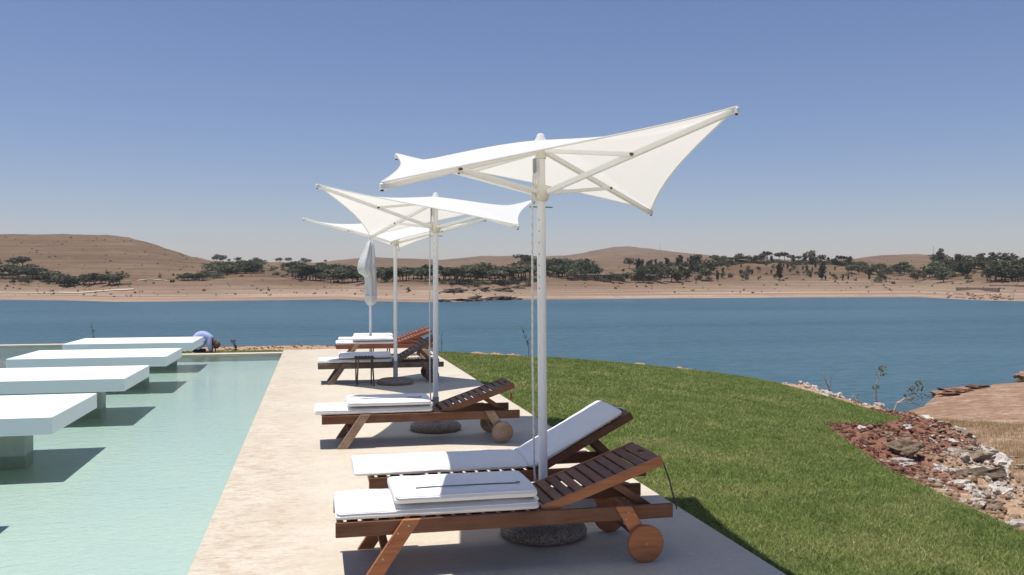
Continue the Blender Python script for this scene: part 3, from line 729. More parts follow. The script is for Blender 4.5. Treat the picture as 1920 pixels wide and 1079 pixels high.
for k in range(95):
    u = random.uniform(1260, 1660); far_tree(u, random.uniform(1.05, 1.85), random.uniform(2, 4.2), random.choice(('bush', 'olive', 'tall')), 'shrub', 'small olive shrub on the ' + ('left' if u < 1393 else 'middle' if u < 1526 else 'right') + ' third of the tan terrace face', 'shrub', 'shrubs on the terrace face', 1.0)
for k in range(46):
    u = 1195 + 410 * (k + random.random()) / 46; far_tree(u, random.uniform(1.9, 2.02), random.uniform(2.2, 3.6), 'bush', 'shrub', 'low dark bush in the hedge along the terrace rim, ' + ('left' if u < 1330 else 'middle' if u < 1470 else 'right') + ' part', 'shrub', 'hedge along the terrace rim', 2.2)
for k in range(20):
    u = random.uniform(820, 1010); far_tree(u, random.uniform(0.85, 1.0), random.uniform(1.5, 3.2), 'bush', 'shrub', 'low shrub along the top of the far beach below the trees', 'shrub', 'shrubs above the far beach', 1.5)
for k in range(16):
    u = random.uniform(0, 150); far_tree(u, random.uniform(1.0, 1.3), random.uniform(1.5, 3.5), 'olive', 'shrub', 'olive shrub on the slope below the pale low wall', 'shrub', 'shrubs below the pale wall', 1.3)
for k in range(10):
    u = random.uniform(488, 540); far_tree(u, random.uniform(1.1, 1.9), random.uniform(1.5, 3), 'bush', 'shrub', 'dark shrub on the bare sandy mound', 'shrub', 'shrubs on the mound', 1.5)
for k in range(18):
    u = random.uniform(400, 625); far_tree(u, 2.9, random.uniform(4, 8), 'round', 'tree', 'tiny dark tree on the distant skyline right of the hill', 'tree', 'skyline trees right of the left hill', 1.5)

# scattered scrub too small to count
P = []
for k in range(1100):
    u = random.uniform(-200, 2100); t = random.choice((random.uniform(1.0, 2.0), random.uniform(2.0, 2.9), random.uniform(2.0, 2.9), random.uniform(0.3, 1.0)))
    p = far_pt(u, t); s = random.uniform(0.3, 1.2) * (1.0 if 1 < t < 2 else 0.55)
    for _ in range(7):
        c = np.array(p) + np.random.default_rng(k * 9 + _).normal(size=3) * s * np.array([.6, .6, .3]) + np.array([0, 0, s * .4])
        a = np.random.default_rng(k * 7 + _).normal(size=(2, 3)) * s * .5
        P += [c - a[0], c + a[1], c + a[0], c - a[1]]
sc_ = obj('scrub', mesh_np('scrub', P, quads=np.arange(len(P)).reshape(-1, 4)), 'leaf_olive'); tag(sc_, 'scattered dry scrub dotting the far hillsides', 'scrub', kind='stuff')

def face_cam_rz(p): return -math.atan2(p.x, p.y)
def house(u, t, wd, dp, ht, label, nwin):
    p = far_pt(u, t); e = empty('house', p, face_cam_rz(p)); tag(e, label, 'house', 'flat-roofed houses on the far shore')
    obj('wall', box('wall', (wd, dp, ht + 2), (0, 0, ht / 2 - 1), bevel=0.05), 'house_wall', e)
    obj('roof', box('roof', (wd + 1.4, dp + 1.6, 0.45), (0, -0.4, ht + 0.23), bevel=0.05), 'house_roof', e)
    for k in range(nwin):
        x = -wd / 2 + wd * (k + 0.5) / nwin
        wv = obj('window', box('window', (wd / nwin * (0.22 + 0.13 * (k % 2)), 0.12, ht * (0.42 + 0.2 * (k % 2))), (x, -dp / 2 - 0.04, ht * 0.52)), 'glass_dark', e)
        obj('sill', box('sill', (wd / nwin * 0.7, 0.3, 0.12), (x, -dp / 2 - 0.12, ht * 0.25)), 'house_roof', wv)
house(1108, 1.10, 19, 8, 2.6, 'long low flat-roofed house by the trees on the far shore', 4)
house(1152, 1.16, 8, 7, 3.4, 'small pale flat-roofed house right of the long low house', 3)
house(1208, 1.14, 14, 7, 2.8, 'low ochre flat-roofed house farthest right among the trees', 4)

def seg_wall(name, us, t, h, th, mat, label, cat):
    pts = [far_pt(u, t) for u in us]; bm = bmesh.new()
    for a, b in zip(pts, pts[1:]):
        m, L = bar_mtx((a.x, a.y, (a.z + b.z) / 2), (b.x, b.y, (a.z + b.z) / 2)); box_bm(bm, (L + 0.02, th, h * 2), m)
    return tag(obj(name, bm_mesh(name, bm), mat), label, cat)
seg_wall('boundary_wall', (12, 76), 1.50, 0.9, 0.6, 'house_roof', 'long pale low wall among trees below the left hill', 'wall')
seg_wall('retaining_wall', (1794, 1873), 0.52, 1.8, 1.0, 'wall_grey', 'brown concrete retaining wall on the far beach right', 'wall')
seg_wall('terrace_wall', (1855, 1920, 1960), 0.85, 0.7, 0.8, 'wall_grey', 'short earth wall above the stairs at the right shore', 'wall')
st = empty('shore_stair', far_pt(1897, 0.05)); tag(st, 'pale straight stair climbing the far bank at right', 'stairs')
for du in (-2.5, 2.5):
    a, b = far_pt(1897 + du, 0.08), far_pt(1897 + du, 0.8)
    o = obj('stringer', bar('stringer', a + Vector((0, 0, .4)), b + Vector((0, 0, .4)), 0.35, 0.35, 0), 'wall_grey'); o.parent = st; o.matrix_parent_inverse = Matrix.Translation(-st.location)
for u, t, h, label in ((1238, 2.98, 14, 'thin radio mast on the ridge left of the terrace'), (1750, 2.98, 13, 'thin radio mast on the low hill at right')):
    p = far_pt(u, t); e = empty('mast', p); tag(e, label, 'mast')
    obj('post', tube('post', [(0, 0, -2), (0, 0, h)], [0.35, 0.18], 6), 'sleeve', e)
    obj('crossarm', bar('crossarm', (-1.0, 0, h * .85), (1.0, 0, h * .85), 0.2, 0.2, 0), 'sleeve', e)

def rock_mesh(seed, flat=0.6, rough=0.35, sub=2):
    bm = bmesh.new(); bmesh.ops.create_icosphere(bm, subdivisions=sub, radius=1.0)
    rr = random.Random(seed); off = Vector((rr.uniform(0, 50), rr.uniform(0, 50), rr.uniform(0, 50)))
    cuts = [(Vector((rr.gauss(0, 1), rr.gauss(0, 1), rr.gauss(0, 1))).normalized(), rr.uniform(0.45, 0.8)) for _ in range(7)]
    sx, sy = rr.uniform(0.8, 1.35), rr.uniform(0.7, 1.0)
    for v in bm.verts:
        c = v.co.copy()
        for n_, d in cuts:
            k = c.dot(n_)
            if k > d: c -= n_ * (k - d)
        c *= 1 + rough * mnoise.fractal(v.co * 1.6 + off, 0.9, 2.1, 3)
        v.co = Vector((c.x * sx, c.y * sy, c.z * flat))
    return bm_mesh('rock', bm)
ROCKS = {m: [] for m in ('rock_white', 'rock_red', 'rock_grey', 'rock_dark', 'rock_tan')}
for m in ROCKS:
    for s in range(5):
        r_ = rock_mesh(s * 31 + len(m) * 7, 0.6, 0.55, 3); r_.materials.append(M[m]); ROCKS[m].append(r_)
def rock(p, s, m, name, label, cat, group=None, sc=(1, 1, 1)):
    o = bpy.data.objects.new(name, random.choice(ROCKS[m])); o.location = p; o.rotation_euler = (random.uniform(-.25, .25), random.uniform(-.25, .25), random.uniform(0, 6.28) if sc == (1, 1, 1) else -YAW + random.uniform(-.15, .15))
    o.scale = (s * sc[0], s * sc[1], s * sc[2]); link(o); return tag(o, label, cat, group)
for k in range(60):
    u = random.uniform(800, 985); f = (u - 800) / 185
    t = 0.50 + 0.18 * f + random.gauss(0, .05) if k % 2 else 0.06 + random.gauss(0, .04)
    if k % 2 and u < 815: continue
    rock(far_pt(u, max(t, 0.02)), random.uniform(0.8, 2.0), 'rock_dark', 'rock_outcrop', 'dark rock in the ledges at the water on the far shore', 'rock', 'dark ledges on the far beach', (2.2, 1, 0.7))
for k in range(70):
    u = random.uniform(1775, 1895); rock(far_pt(u, random.uniform(0.05, 0.38)), random.uniform(0.5, 1.2), random.choice(('rock_tan', 'rock_grey')), 'riprap_rock', 'pale broken rock heaped below the brown retaining wall', 'rock', 'rocks below the retaining wall')
def track(pts, dt):
    """a worn track lying on the slope, dt wide up the bank"""
    V = [tuple(far_pt(u, t + d) + Vector((0, 0, 0.3))) for u, t in pts for d in (-dt, 0, dt)]
    Q = [(3 * i + j, 3 * i + 3 + j, 3 * i + 4 + j, 3 * i + 1 + j) for i in range(len(pts) - 1) for j in (0, 1)]
    return mesh_np('track', V, quads=Q)
def spline(pts, n=40):
    us = np.interp(np.linspace(0, len(pts) - 1, n), range(len(pts)), [p[0] for p in pts]); ts = np.interp(np.linspace(0, len(pts) - 1, n), range(len(pts)), [p[1] for p in pts]); return list(zip(us, ts))
struct(obj('path', track(spline([(-60, 0.50), (60, 0.50), (140, 0.53), (190, 0.66), (250, 0.76)]), 0.03), 'track'))
struct(obj('path', track(spline([(235, 1.35), (280, 1.5), (305, 1.4), (325, 1.1)]), 0.018), 'track'))
# ================================================================== pool platforms
ORD = ['nearest', 'second', 'third', 'fourth', 'farthest']
PLAT = [(5.67, 'white platform just outside the left edge whose shadow tip shows in the pool'), (8.87, 'white floating platform nearest the camera in the pool'),
        (12.07, 'second white platform in the pool counting from the camera'), (15.32, 'third white platform in the pool counting from the camera'), (18.52, 'farthest white platform in the pool, in front of the crouching person')]
for y0, label in PLAT:
    e = empty('pool_platform', (-3.55, y0 + 0.86, FLOOR_Z)); tag(e, label, 'platform', 'white platforms standing in the pool')
    z = 0.42 - FLOOR_Z
    obj('slab', box('slab', (2.38, 1.72, 0.165), (0, 0, z - 0.0825), bevel=0.006), 'white_paint', e)
    obj('pedestal', box('pedestal', (1.52, 0.27, z - 0.166 + .02), (0.0, -0.04, (z - 0.166) / 2 - 0.01), bevel=0.004), 'pedestal', e)

# ================================================================== sun loungers
def lounger(name, loc, rz, ang, mat, label, legmat=None, nback=10, strap=None):
    e = empty(name, (*loc, 0), R(rz)); tag(e, label, 'sun lounger', 'wooden sun loungers on the deck')
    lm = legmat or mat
    Lr, HW, ZT, RH, RT = 2.01, 0.285, 0.33, 0.085, 0.028
    for s in (-1, 1):
        obj('side_rail', box('side_rail', (Lr, RT, RH), (Lr / 2, s * (HW - RT / 2), ZT - RH / 2), bevel=0.006, seg=2), mat, e)
    for x in (0.03, 1.22, 1.90):
        obj('cross_rail', box('cross_rail', (0.035, 2 * (HW - RT) - .004, 0.06), (x, 0, ZT - 0.055), bevel=0.003), mat, e)
    for k in range(13):
        obj('seat_slat', box('seat_slat', (0.062, 2 * (HW - RT) - .004, 0.016), (0.095 + k * 0.089, 0, ZT - 0.012), bevel=0.002), mat, e)
    for s in (-1, 1):                                     # splayed front legs
        y = s * (HW + 0.0135)
        bm = bmesh.new(); prof = [(0.375, ZT + 0.004), (0.475, ZT + 0.004), (0.245, 0.0), (0.145, 0.0)]
        a = [bm.verts.new((x, y - .0125, z)) for x, z in prof]; b = [bm.verts.new((x, y + .0125, z)) for x, z in prof]
        bm.faces.new(a); bm.faces.new(b)
        for i_ in range(4): bm.faces.new((a[i_], a[(i_ + 1) % 4], b[(i_ + 1) % 4], b[i_]))
        bmesh.ops.bevel(bm, geom=bm.edges[:], offset=0.003, segments=1, affect='EDGES')
        lg = obj('leg', bm_mesh('leg', bm), lm, e)
        for fx, fz in ((0.405, ZT - 0.03), (0.345, ZT - 0.07), (0.26, 0.12)):
            obj('screw', lathe('screw', [(0, 0.004), (0.006, 0.003), (0.007, 0)], 8, Matrix.Translation((fx, y + s * .0125, fz)) @ Matrix.Rotation(-s * math.pi / 2, 4, 'X')), 'screw', lg)
    obj('leg_stretcher', bar('leg_stretcher', (0.285, -HW, 0.13), (0.285, HW, 0.13), 0.05, 0.02), lm, e)
    for s in (-1, 1):                                     # wheel arms and solid wooden wheels
        y = s * (HW + 0.0135)
        bm = bmesh.new(); prof = [(1.635, ZT + 0.004), (1.735, ZT + 0.004), (1.865, 0.125), (1.79, 0.07)]
        a = [bm.verts.new((x, y - .0125, z)) for x, z in prof]; b = [bm.verts.new((x, y + .0125, z)) for x, z in prof]
        bm.faces.new(a); bm.faces.new(b)
        for i_ in range(4): bm.faces.new((a[i_], a[(i_ + 1) % 4], b[(i_ + 1) % 4], b[i_]))
        bmesh.ops.bevel(bm, geom=bm.edges[:], offset=0.003, segments=1, affect='EDGES')
        am = obj('wheel_arm', bm_mesh('wheel_arm', bm), lm, e)
        for fx, fz in ((1.715, ZT - 0.03), (1.70, ZT - 0.07)):
            obj('screw', lathe('screw', [(0, 0.004), (0.006, 0.003), (0.007, 0)], 8, Matrix.Translation((fx, y + s * .0125, fz)) @ Matrix.Rotation(-s * math.pi / 2, 4, 'X')), 'screw', am)
        wm = lathe('wheel', [(0, 0), (0.106, 0), (0.112, 0.006), (0.112, 0.026), (0.106, 0.032), (0, 0.032)], 40, Matrix.Translation((1.815, y + s * 0.014, 0.112)) @ Matrix.Rotation(-s * math.pi / 2, 4, 'X'))
        auto_smooth(wm); wh = obj('wheel', wm, lm, e)
        obj('hub', lathe('hub', [(0, 0.005), (0.007, 0.004), (0.009, 0)], 10, Matrix.Translation((1.815, y + s * 0.046, 0.112)) @ Matrix.Rotation(-s * math.pi / 2, 4, 'X')), 'screw', wh)
    obj('axle', tube('axle', [(1.815, -HW - .02, 0.112), (1.815, HW + .02, 0.112)], 0.012, 8), 'dark_metal', e)
    # backrest, hinged at x = 1.20
    LB, A = 0.80, R(ang); hx, hz = 1.20, ZT - 0.005
    MB = Matrix.Translation((hx, 0, hz)) @ Matrix.Rotation(-A, 4, 'Y')
    bk = empty('backrest', (0, 0, 0), 0, e)
    BW = HW - RT - 0.006
    for s in (-1, 1):
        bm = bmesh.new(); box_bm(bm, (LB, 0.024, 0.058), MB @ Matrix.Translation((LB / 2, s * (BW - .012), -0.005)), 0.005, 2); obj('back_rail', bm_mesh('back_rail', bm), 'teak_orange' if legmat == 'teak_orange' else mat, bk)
    pitch = (LB - 0.11) / nback
    for k in range(nback):
        bm = bmesh.new(); box_bm(bm, (pitch - 0.015, 2 * (BW - .024) - .003, 0.016), MB @ Matrix.Translation((0.018 + pitch * (k + .5), 0, 0.012)), 0.002); obj('back_slat', bm_mesh('back_slat', bm), mat, bk)
    # head board with an oval hand hole
    bm = bmesh.new(); n = 16; x0, x1, yw = LB - 0.085, LB - 0.002, BW - .0255
    inner = [(x0 + 0.045 + 0.016 * math.cos(t), 0.0 + 0.045 * math.sin(t)) for t in [2 * math.pi * (i_ + .5) / n for i_ in range(n)]]
    def sq(px, py):
        dx, dy = px - (x0 + 0.045), py
        k = min(((x1 if dx > 0 else x0) - (x0 + .045)) / dx if abs(dx) > 1e-6 else 1e9, ((yw if dy > 0 else -yw) / dy) if abs(dy) > 1e-6 else 1e9)
        return (x0 + 0.045 + dx * k, dy * k)
    outer = [sq(x0 + 0.045 + math.cos(t) * (x1 - x0) / 2, yw * math.sin(t)) for t in [2 * math.pi * (i_ + .5) / n for i_ in range(n)]]
    L_ = [[bm.verts.new(MB @ Vector((x, y, z))) for x, y in ring_] for ring_, z in ((inner, 0.02), (outer, 0.02), (outer, 0.004), (inner, 0.004))]
    for q_ in range(4):
        a, b = L_[q_], L_[(q_ + 1) % 4]
        for i_ in range(n): bm.faces.new((a[i_], a[(i_ + 1) % n], b[(i_ + 1) % n], b[i_]))
    for cx_ in (x0, x1):
        pass
    obj('head_board', bm_mesh('head_board', bm), mat, bk)
    pm = MB @ Vector((0.47, 0, -0.03))
    for s in (-1, 1):
        obj('prop', bar('prop', (pm.x, s * (BW - .045), pm.z), (pm.x + 0.24, s * (BW - .045), ZT - 0.04), 0.022, 0.045), mat, e)
    obj('prop_bar', bar('prop_bar', (pm.x + .235, -BW + .03, ZT - 0.045), (pm.x + .235, BW - .03, ZT - 0.045), 0.03, 0.03), mat, e)
    tip = MB @ Vector((LB, -BW, 0))
    if strap == 'webbing':
        bm = bmesh.new(); pts = [tip + Vector((0.0, 0.06, 0.012)), tip + Vector((0.03, 0.06, -0.03)), tip + Vector((0.075, 0.07, -0.14)), tip + Vector((0.10, 0.075, -0.23)), tip + Vector((0.13, 0.08, -0.33))]
        rows = [[bm.verts.new(p + Vector((-.007, -.004 * i_, 0))) for i_ in (0, 1)] + [bm.verts.new(p + Vector((.007, .012, 0))), bm.verts.new(p + Vector((.007, .016, 0)))] for p in pts]
        for a, b in zip(rows, rows[1:]):
            for q_ in range(4): bm.faces.new((a[q_], a[(q_ + 1) % 4], b[(q_ + 1) % 4], b[q_]))
        obj('pull_strap', bm_mesh('pull_strap', bm), 'strap', bk)
    if strap == 'toggle':
        cd_ = obj('pull_cord', tube('pull_cord', [tip + Vector((-.02, .05, -.01)), tip + Vector((-.01, .05, -.05)), tip + Vector((-.02, .05, -.09))], 0.004, 6), 'rope', bk)
        obj('toggle', tube('toggle', [tip + Vector((-.02, .05, -.085)), tip + Vector((-.022, .05, -.155))], [0.009, 0.011], 8), 'toggle', cd_)
    return e

def pad_mesh(path, th, wd, seed=0, puff=0.20):
    """a padded slab of width wd and thickness th whose middle line runs through path (x, z)"""
    P = [Vector((x, 0, z)) for x, z in path]; seg = [0.0]
    for a, b in zip(P, P[1:]): seg.append(seg[-1] + (b - a).length)
    Ltot = seg[-1]; n = 44; st = sorted(set([0, .006, .016, .03] + list(np.linspace(.05, Ltot - .05, n)) + [Ltot - .03, Ltot - .016, Ltot - .006, Ltot]))
    bm = bmesh.new(); rings = []
    m = 28
    for s in st:
        j = max(i_ for i_ in range(len(seg)) if seg[i_] <= s + 1e-9); j = min(j, len(P) - 2)
        f = (s - seg[j]) / (seg[j + 1] - seg[j]); c = P[j].lerp(P[j + 1], f)
        def dirat(q_):
            jj = min(max(i_ for i_ in range(len(seg)) if seg[i_] <= max(0, min(q_, Ltot)) + 1e-9), len(P) - 2); return (P[jj + 1] - P[jj]).normalized()
        d = (dirat(s - .05) + dirat(s + .05) + dirat(s)).normalized(); up = Vector((-d.z, 0, d.x))
        e_ = min(s, Ltot - s); k = 1 - max(0, 1 - e_ / 0.03) ** 2.2 * 0.42; kw = 1 - max(0, 1 - e_ / 0.03) ** 2.2 * 0.03
        ring_ = []
        for i_ in range(m):
            t = 2 * math.pi * i_ / m; ct, st_ = math.cos(t), math.sin(t)
            y = math.copysign(abs(ct) ** 0.16, ct) * wd / 2 * kw; z = math.copysign(abs(st_) ** 0.42, st_) * th / 2 * k
            # pillow: spread the ring evenly over the width
            yy = (y / (wd / 2)); zz = z
            if abs(st_) > 0.2: y = wd / 2 * kw * max(-0.985, min(0.985, (1 - 2 * ((t % math.pi) / math.pi)) * (1 if st_ > 0 else -1) * 1.12))
            wob = mnoise.noise(Vector((s * 4 + seed * 7.7, y * 5, seed * 3.1 + (1 if st_ > 0 else 0) * 9)))
            zz += (puff * th * (1 - (y / (wd / 2)) ** 2) * (1 if st_ > 0 else 0.2)) * k + 0.0055 * wob * (1 if st_ > 0 else .3) + 0.0025 * mnoise.noise(Vector((s * 14 + seed, y * 9, seed * 1.7))) * (1 if st_ > 0 else .2)
            ring_.append(bm.verts.new(c + up * zz + Vector((0, y, 0))))
        rings.append(ring_)
    for a, b in zip(rings, rings[1:]):
        for i_ in range(m): bm.faces.new((a[i_], a[(i_ + 1) % m], b[(i_ + 1) % m], b[i_]))
    bm.faces.new(rings[0]); bm.faces.new(list(reversed(rings[-1])))
    me = bm_mesh('pad', bm); auto_smooth(me, 50); return me
def folded_cushion(loc, rz, label, seed, x0=0.0, fx=0.33, x1=1.175, zip_=True, tilt=0.0, extra=None):
    e = empty('lounger_cushion', (*loc, 0.325), R(rz)); tag(e, label, 'cushion', 'white canvas cushions on the loungers')
    T = 0.068; W_ = 0.555
    obj('seat_pad', pad_mesh([(x0, T / 2), (x1, T / 2)], T, W_, seed), 'cushion', e)
    z2 = T + 0.006 + T / 2
    f = obj('folded_pad', pad_mesh([(fx, z2), (x1 - .01, z2 + tilt)], T + .006, W_ - .005, seed + 3), 'cushion', e)
    obj('fold', pad_mesh([(x1 - .035, T * 0.5), (x1 - .004, T * 1.05), (x1 - .035, z2 + tilt)], 0.03, W_ - .03, seed + 5, 0.02), 'cushion', e)
    if zip_:
        zt = z2 + T / 2 + 0.013
        obj('zip', tube('zip', [(fx + .13 + q_ * 0.12, -0.17 + 0.004 * (q_ % 2), zt + tilt * (q_ * .12 / .8) - (0.002 if q_ in (0, 5) else 0.0)) for q_ in range(6)], 0.0035, 6), 'zip', f)
        obj('zip_pull', box('zip_pull', (0.022, 0.01, 0.006), (fx + .74, -0.168, zt + 0.002 + tilt)), 'dark_metal', f)
    for nm, par, xa, xb, zc in (('piping', e.children[0], x0, x1, T / 2), ('piping', f, fx, x1 - .01, z2 + tilt / 2)):
        for zz in (zc + T * 0.30,):
            w2 = W_ / 2 - .005
            obj(nm, tube('piping', [(xa + .004, -w2 + .02, zz), (xa + .012, -w2 + .004, zz), (xa + .03, -w2, zz), ((xa + xb) / 2, -w2 - .001, zz), (xb - .03, -w2, zz), (xb - .012, -w2 + .004, zz), (xb - .004, -w2 + .02, zz)], 0.003, 6), 'cushion', par)
    return e

YL = {1: (0.11, 5.31), 2: (0.36, 6.40), 3: (0.065, 9.23), 5: (0.045, 14.64), 6: (0.42, 18.62), 7: (0.50, 19.62)}
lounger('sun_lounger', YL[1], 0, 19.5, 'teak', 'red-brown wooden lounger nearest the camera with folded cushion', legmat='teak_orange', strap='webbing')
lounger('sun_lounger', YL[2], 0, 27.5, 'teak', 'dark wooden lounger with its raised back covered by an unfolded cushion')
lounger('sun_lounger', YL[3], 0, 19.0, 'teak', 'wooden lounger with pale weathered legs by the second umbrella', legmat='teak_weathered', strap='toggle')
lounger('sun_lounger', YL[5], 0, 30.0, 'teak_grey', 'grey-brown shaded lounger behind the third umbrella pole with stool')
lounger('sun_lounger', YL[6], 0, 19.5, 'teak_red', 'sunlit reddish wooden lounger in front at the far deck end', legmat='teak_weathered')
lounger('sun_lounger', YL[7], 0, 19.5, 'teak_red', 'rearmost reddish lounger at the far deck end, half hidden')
folded_cushion(YL[1], 0, 'white folded cushion with a dark zip on the nearest lounger', 1)
e = empty('lounger_cushion', (*YL[2], 0.326)); tag(e, 'long white unfolded cushion draped up the raised lounger back', 'cushion', 'white canvas cushions on the loungers')
A2 = R(27.5); hx = 1.12
obj('seat_pad', pad_mesh([(-0.1, 0.034), (hx, 0.034)], 0.066, 0.56, 12), 'cushion', e)
obj('back_pad', pad_mesh([(hx + .004, 0.032), (hx + .07, 0.036 + .012), (1.20 + 0.72 * math.cos(A2) - .03 * math.sin(A2), 0.05 + 0.72 * math.sin(A2) + .012)], 0.068, 0.56, 15), 'cushion', e)
obj('tie', tube('tie', [(1.20 + 0.73 * math.cos(A2) - .02, -.05, 0.05 + 0.73 * math.sin(A2)), (1.20 + 0.76 * math.cos(A2), -.04, 0.045 + 0.75 * math.sin(A2)), (1.20 + 0.79 * math.cos(A2), -.06, 0.04 + 0.76 * math.sin(A2))], 0.006, 6), 'cushion', e)
folded_cushion(YL[3], 0, 'white folded cushion overhanging the lounger by the second umbrella', 21, x0=-0.07, fx=0.25, x1=1.10)
folded_cushion(YL[5], 0, 'white folded cushion on the shaded lounger behind the stool', 31, zip_=False)
folded_cushion(YL[6], 0, 'white folded cushion on the front lounger at the deck end', 41, zip_=False)
folded_cushion(YL[7], 0, 'white folded cushion on the rearmost lounger at the deck end', 51, zip_=False)

# folding stools
def stool(loc, rz, label, w=0.31, h=0.43, d=0.26):
    e = empty('folding_stool', (*loc, 0), R(rz)); tag(e, label, 'stool', 'dark folding stools on the deck')
    for s in (-1, 1):
        x = s * (w / 2 - .015)
        obj('leg', bar('leg', (x, -d / 2, 0), (x * .92, d / 2, h), 0.022, 0.03), 'stool_wood', e)
        obj('leg', bar('leg', (x * .80, d / 2, 0), (x * .72, -d / 2, h), 0.022, 0.03), 'stool_wood', e)
    for y in (-d / 2, d / 2):
        obj('top_rail', bar('top_rail', (-w / 2, y, h), (w / 2, y, h), 0.026, 0.026), 'stool_wood', e)
    n = 6
    for k in range(n):
        bm = bmesh.new(); x = -w / 2 + .03 + (w - .06) * k / (n - 1)
        box_bm(bm, (0.034, d + .04, 0.012), Matrix.Translation((x, 0, h + .018)), .003); obj('strap', bm_mesh('strap', bm), 'stool_top', e)
    return e
stool((0.765, 14.16), 0, 'dark folding stool in front of the shaded lounger')
stool((1.37, 19.12), 0, 'dark folding stool between the two loungers at the deck end', w=0.42, h=0.42)

# ================================================================== umbrellas
def umbrella(loc, rot, hi_first, label, half=1.02, lean=(0, 0), rope=True):
    """square membrane umbrella: two opposite corners high, two low"""
    e = empty('umbrella', (*loc, 0)); tag(e, label, 'umbrella', 'white membrane umbrellas along the deck')
    e.rotation_euler = (lean[0], lean[1], 0)
    HI, LO, HUB, TOPZ = 2.648, 2.222, 2.262, 2.53
    base = obj('base', lathe('base', [(0, 0.092), (0.06, 0.092), (0.235, 0.085), (0.27, 0.068), (0.287, 0.04), (0.28, 0.012), (0.26, 0.0), (0, 0)], 48), 'aggregate', e, smooth=True)
    obj('pole', tube('pole', [(0, 0, 0.09), (0, 0, 2.60)], 0.0295, 24), 'pole', e, smooth=True)
    auto_smooth(e.children[-1].data)
    sl = lathe('sleeve', [(0.0, 0.09), (0.037, 0.09), (0.037, 0.36), (0.034, 0.37), (0.0298, 0.37)], 24); auto_smooth(sl); slv = obj('sleeve', sl, 'sleeve', e)
    obj('clamp_knob', tube('clamp_knob', [(-0.04, -0.02, 0.33), (-0.085, -0.04, 0.33)], [0.012, 0.016], 8), 'dark_metal', slv)
    hubm = lathe('hub', [(0.030, HUB - .06), (0.042, HUB - .055), (0.055, HUB - .03), (0.057, HUB + .025), (0.045, HUB + .045), (0.030, HUB + .05)], 24); auto_smooth(hubm); hub = obj('hub', hubm, 'plastic', e)
    hub2 = lathe('top_hub', [(0.030, TOPZ - .05), (0.037, TOPZ - .045), (0.037, TOPZ - .01), (0.056, TOPZ + .035), (0.06, TOPZ + .05), (0, TOPZ + .055)], 24); auto_smooth(hub2); obj('top_hub', hub2, 'plastic', e)
    fin = lathe('finial', [(0.045, 2.585), (0.036, 2.612), (0.027, 2.622), (0.025, 2.638), (0.015, 2.648), (0, 2.65)], 20); auto_smooth(fin, 60); obj('finial', fin, 'canopy_closed', e)
    a0 = R(rot)
    cor = []
    for q_, (sx_, sy_) in enumerate(((1, -1), (1, 1), (-1, 1), (-1, -1))):
        x, y = half * sx_, half * sy_
        hi = (q_ % 2 == 0) == hi_first
        cor.append((Vector((x * math.cos(a0) - y * math.sin(a0), x * math.sin(a0) + y * math.cos(a0), HI if hi else LO)), hi))
    for c, hi in cor:
        d = Vector((c.x, c.y, 0)).normalized(); r = Vector((c.x, c.y, 0)).length
        if hi:
            A_, Bp = d * 0.055 + Vector((0, 0, HUB)), c - Vector((0, 0, 0.022)) - d * 0.02; mid = A_.lerp(Bp, 0.5); S0 = d * 0.05 + Vector((0, 0, TOPZ))
        else:
            A_, Bp = d * 0.055 + Vector((0, 0, TOPZ)), c - Vector((0, 0, 0.022)) - d * 0.02; mid = A_.lerp(Bp, 0.56); S0 = d * 0.055 + Vector((0, 0, HUB))
        am = obj('arm', bar('arm', A_, Bp, 0.026, 0.036, 0.005), 'pole', e)
        m_, _L = bar_mtx(Bp - d * 0.004, Bp + d * 0.03); bm = bmesh.new(); box_bm(bm, (_L, 0.024, 0.036), m_, 0.006); ec = obj('end_cap', bm_mesh('end_cap', bm), 'pole', am); obj('bolt', tube('bolt', [Bp + d * .016 + Vector((0, 0, -.026)), Bp + d * .016 + Vector((0, 0, .012))], 0.009, 8), 'dark_metal', ec)
        so = d.cross(Vector((0, 0, 1))) * 0.020
        for sgn in (-1, 1):
            obj('strut', bar('strut', S0 + so * sgn, mid + so * sgn, 0.008, 0.026, 0.002), 'pole', e)
        obj('pivot_bolt', tube('pivot_bolt', [mid - so * 1.6, mid + so * 1.6], 0.009, 8), 'dark_metal', e)
    # membrane
    N = 40; Vv = []; hd = [c for c, h in cor if h][0]; ld = [c for c, h in cor if not h][0]
    hdir = Vector((hd.x, hd.y, 0)).normalized(); ldir = Vector((ld.x, ld.y, 0)).normalized(); rd = Vector((hd.x, hd.y, 0)).length
    for j_ in range(N + 1):
        for i_ in range(N + 1):
            s, t = -1 + 2 * i_ / N, -1 + 2 * j_ / N
            x = half * s * (1 - 0.07 * (1 - t * t) * abs(s) ** 1.5); y = half * t * (1 - 0.07 * (1 - s * s) * abs(t) ** 1.5)
            X, Y = x * math.cos(a0) - y * math.sin(a0), x * math.sin(a0) + y * math.cos(a0)
            a = (X * hdir.x + Y * hdir.y) / rd; b = (X * ldir.x + Y * ldir.y) / rd; rho = min(1, math.hypot(a, b))
            z = 2.418 + (HI - 2.418) * a * a - (2.418 - LO) * b * b + 0.115 * ((1 - s * s) * (1 - t * t)) ** 1.15 + 0.065 * (1 - rho) ** 2
            z += 0.012 * math.exp(-(abs(b) / 0.02)) * (1 - abs(a)) * 0.5          # seam over the high arms
            Vv.append((X, Y, z))
    Qd = [(j_ * (N + 1) + i_, j_ * (N + 1) + i_ + 1, (j_ + 1) * (N + 1) + i_ + 1, (j_ + 1) * (N + 1) + i_) for j_ in range(N) for i_ in range(N)]
    can = obj('canopy', mesh_np('canopy', Vv, quads=Qd), 'canopy', e, smooth=True)
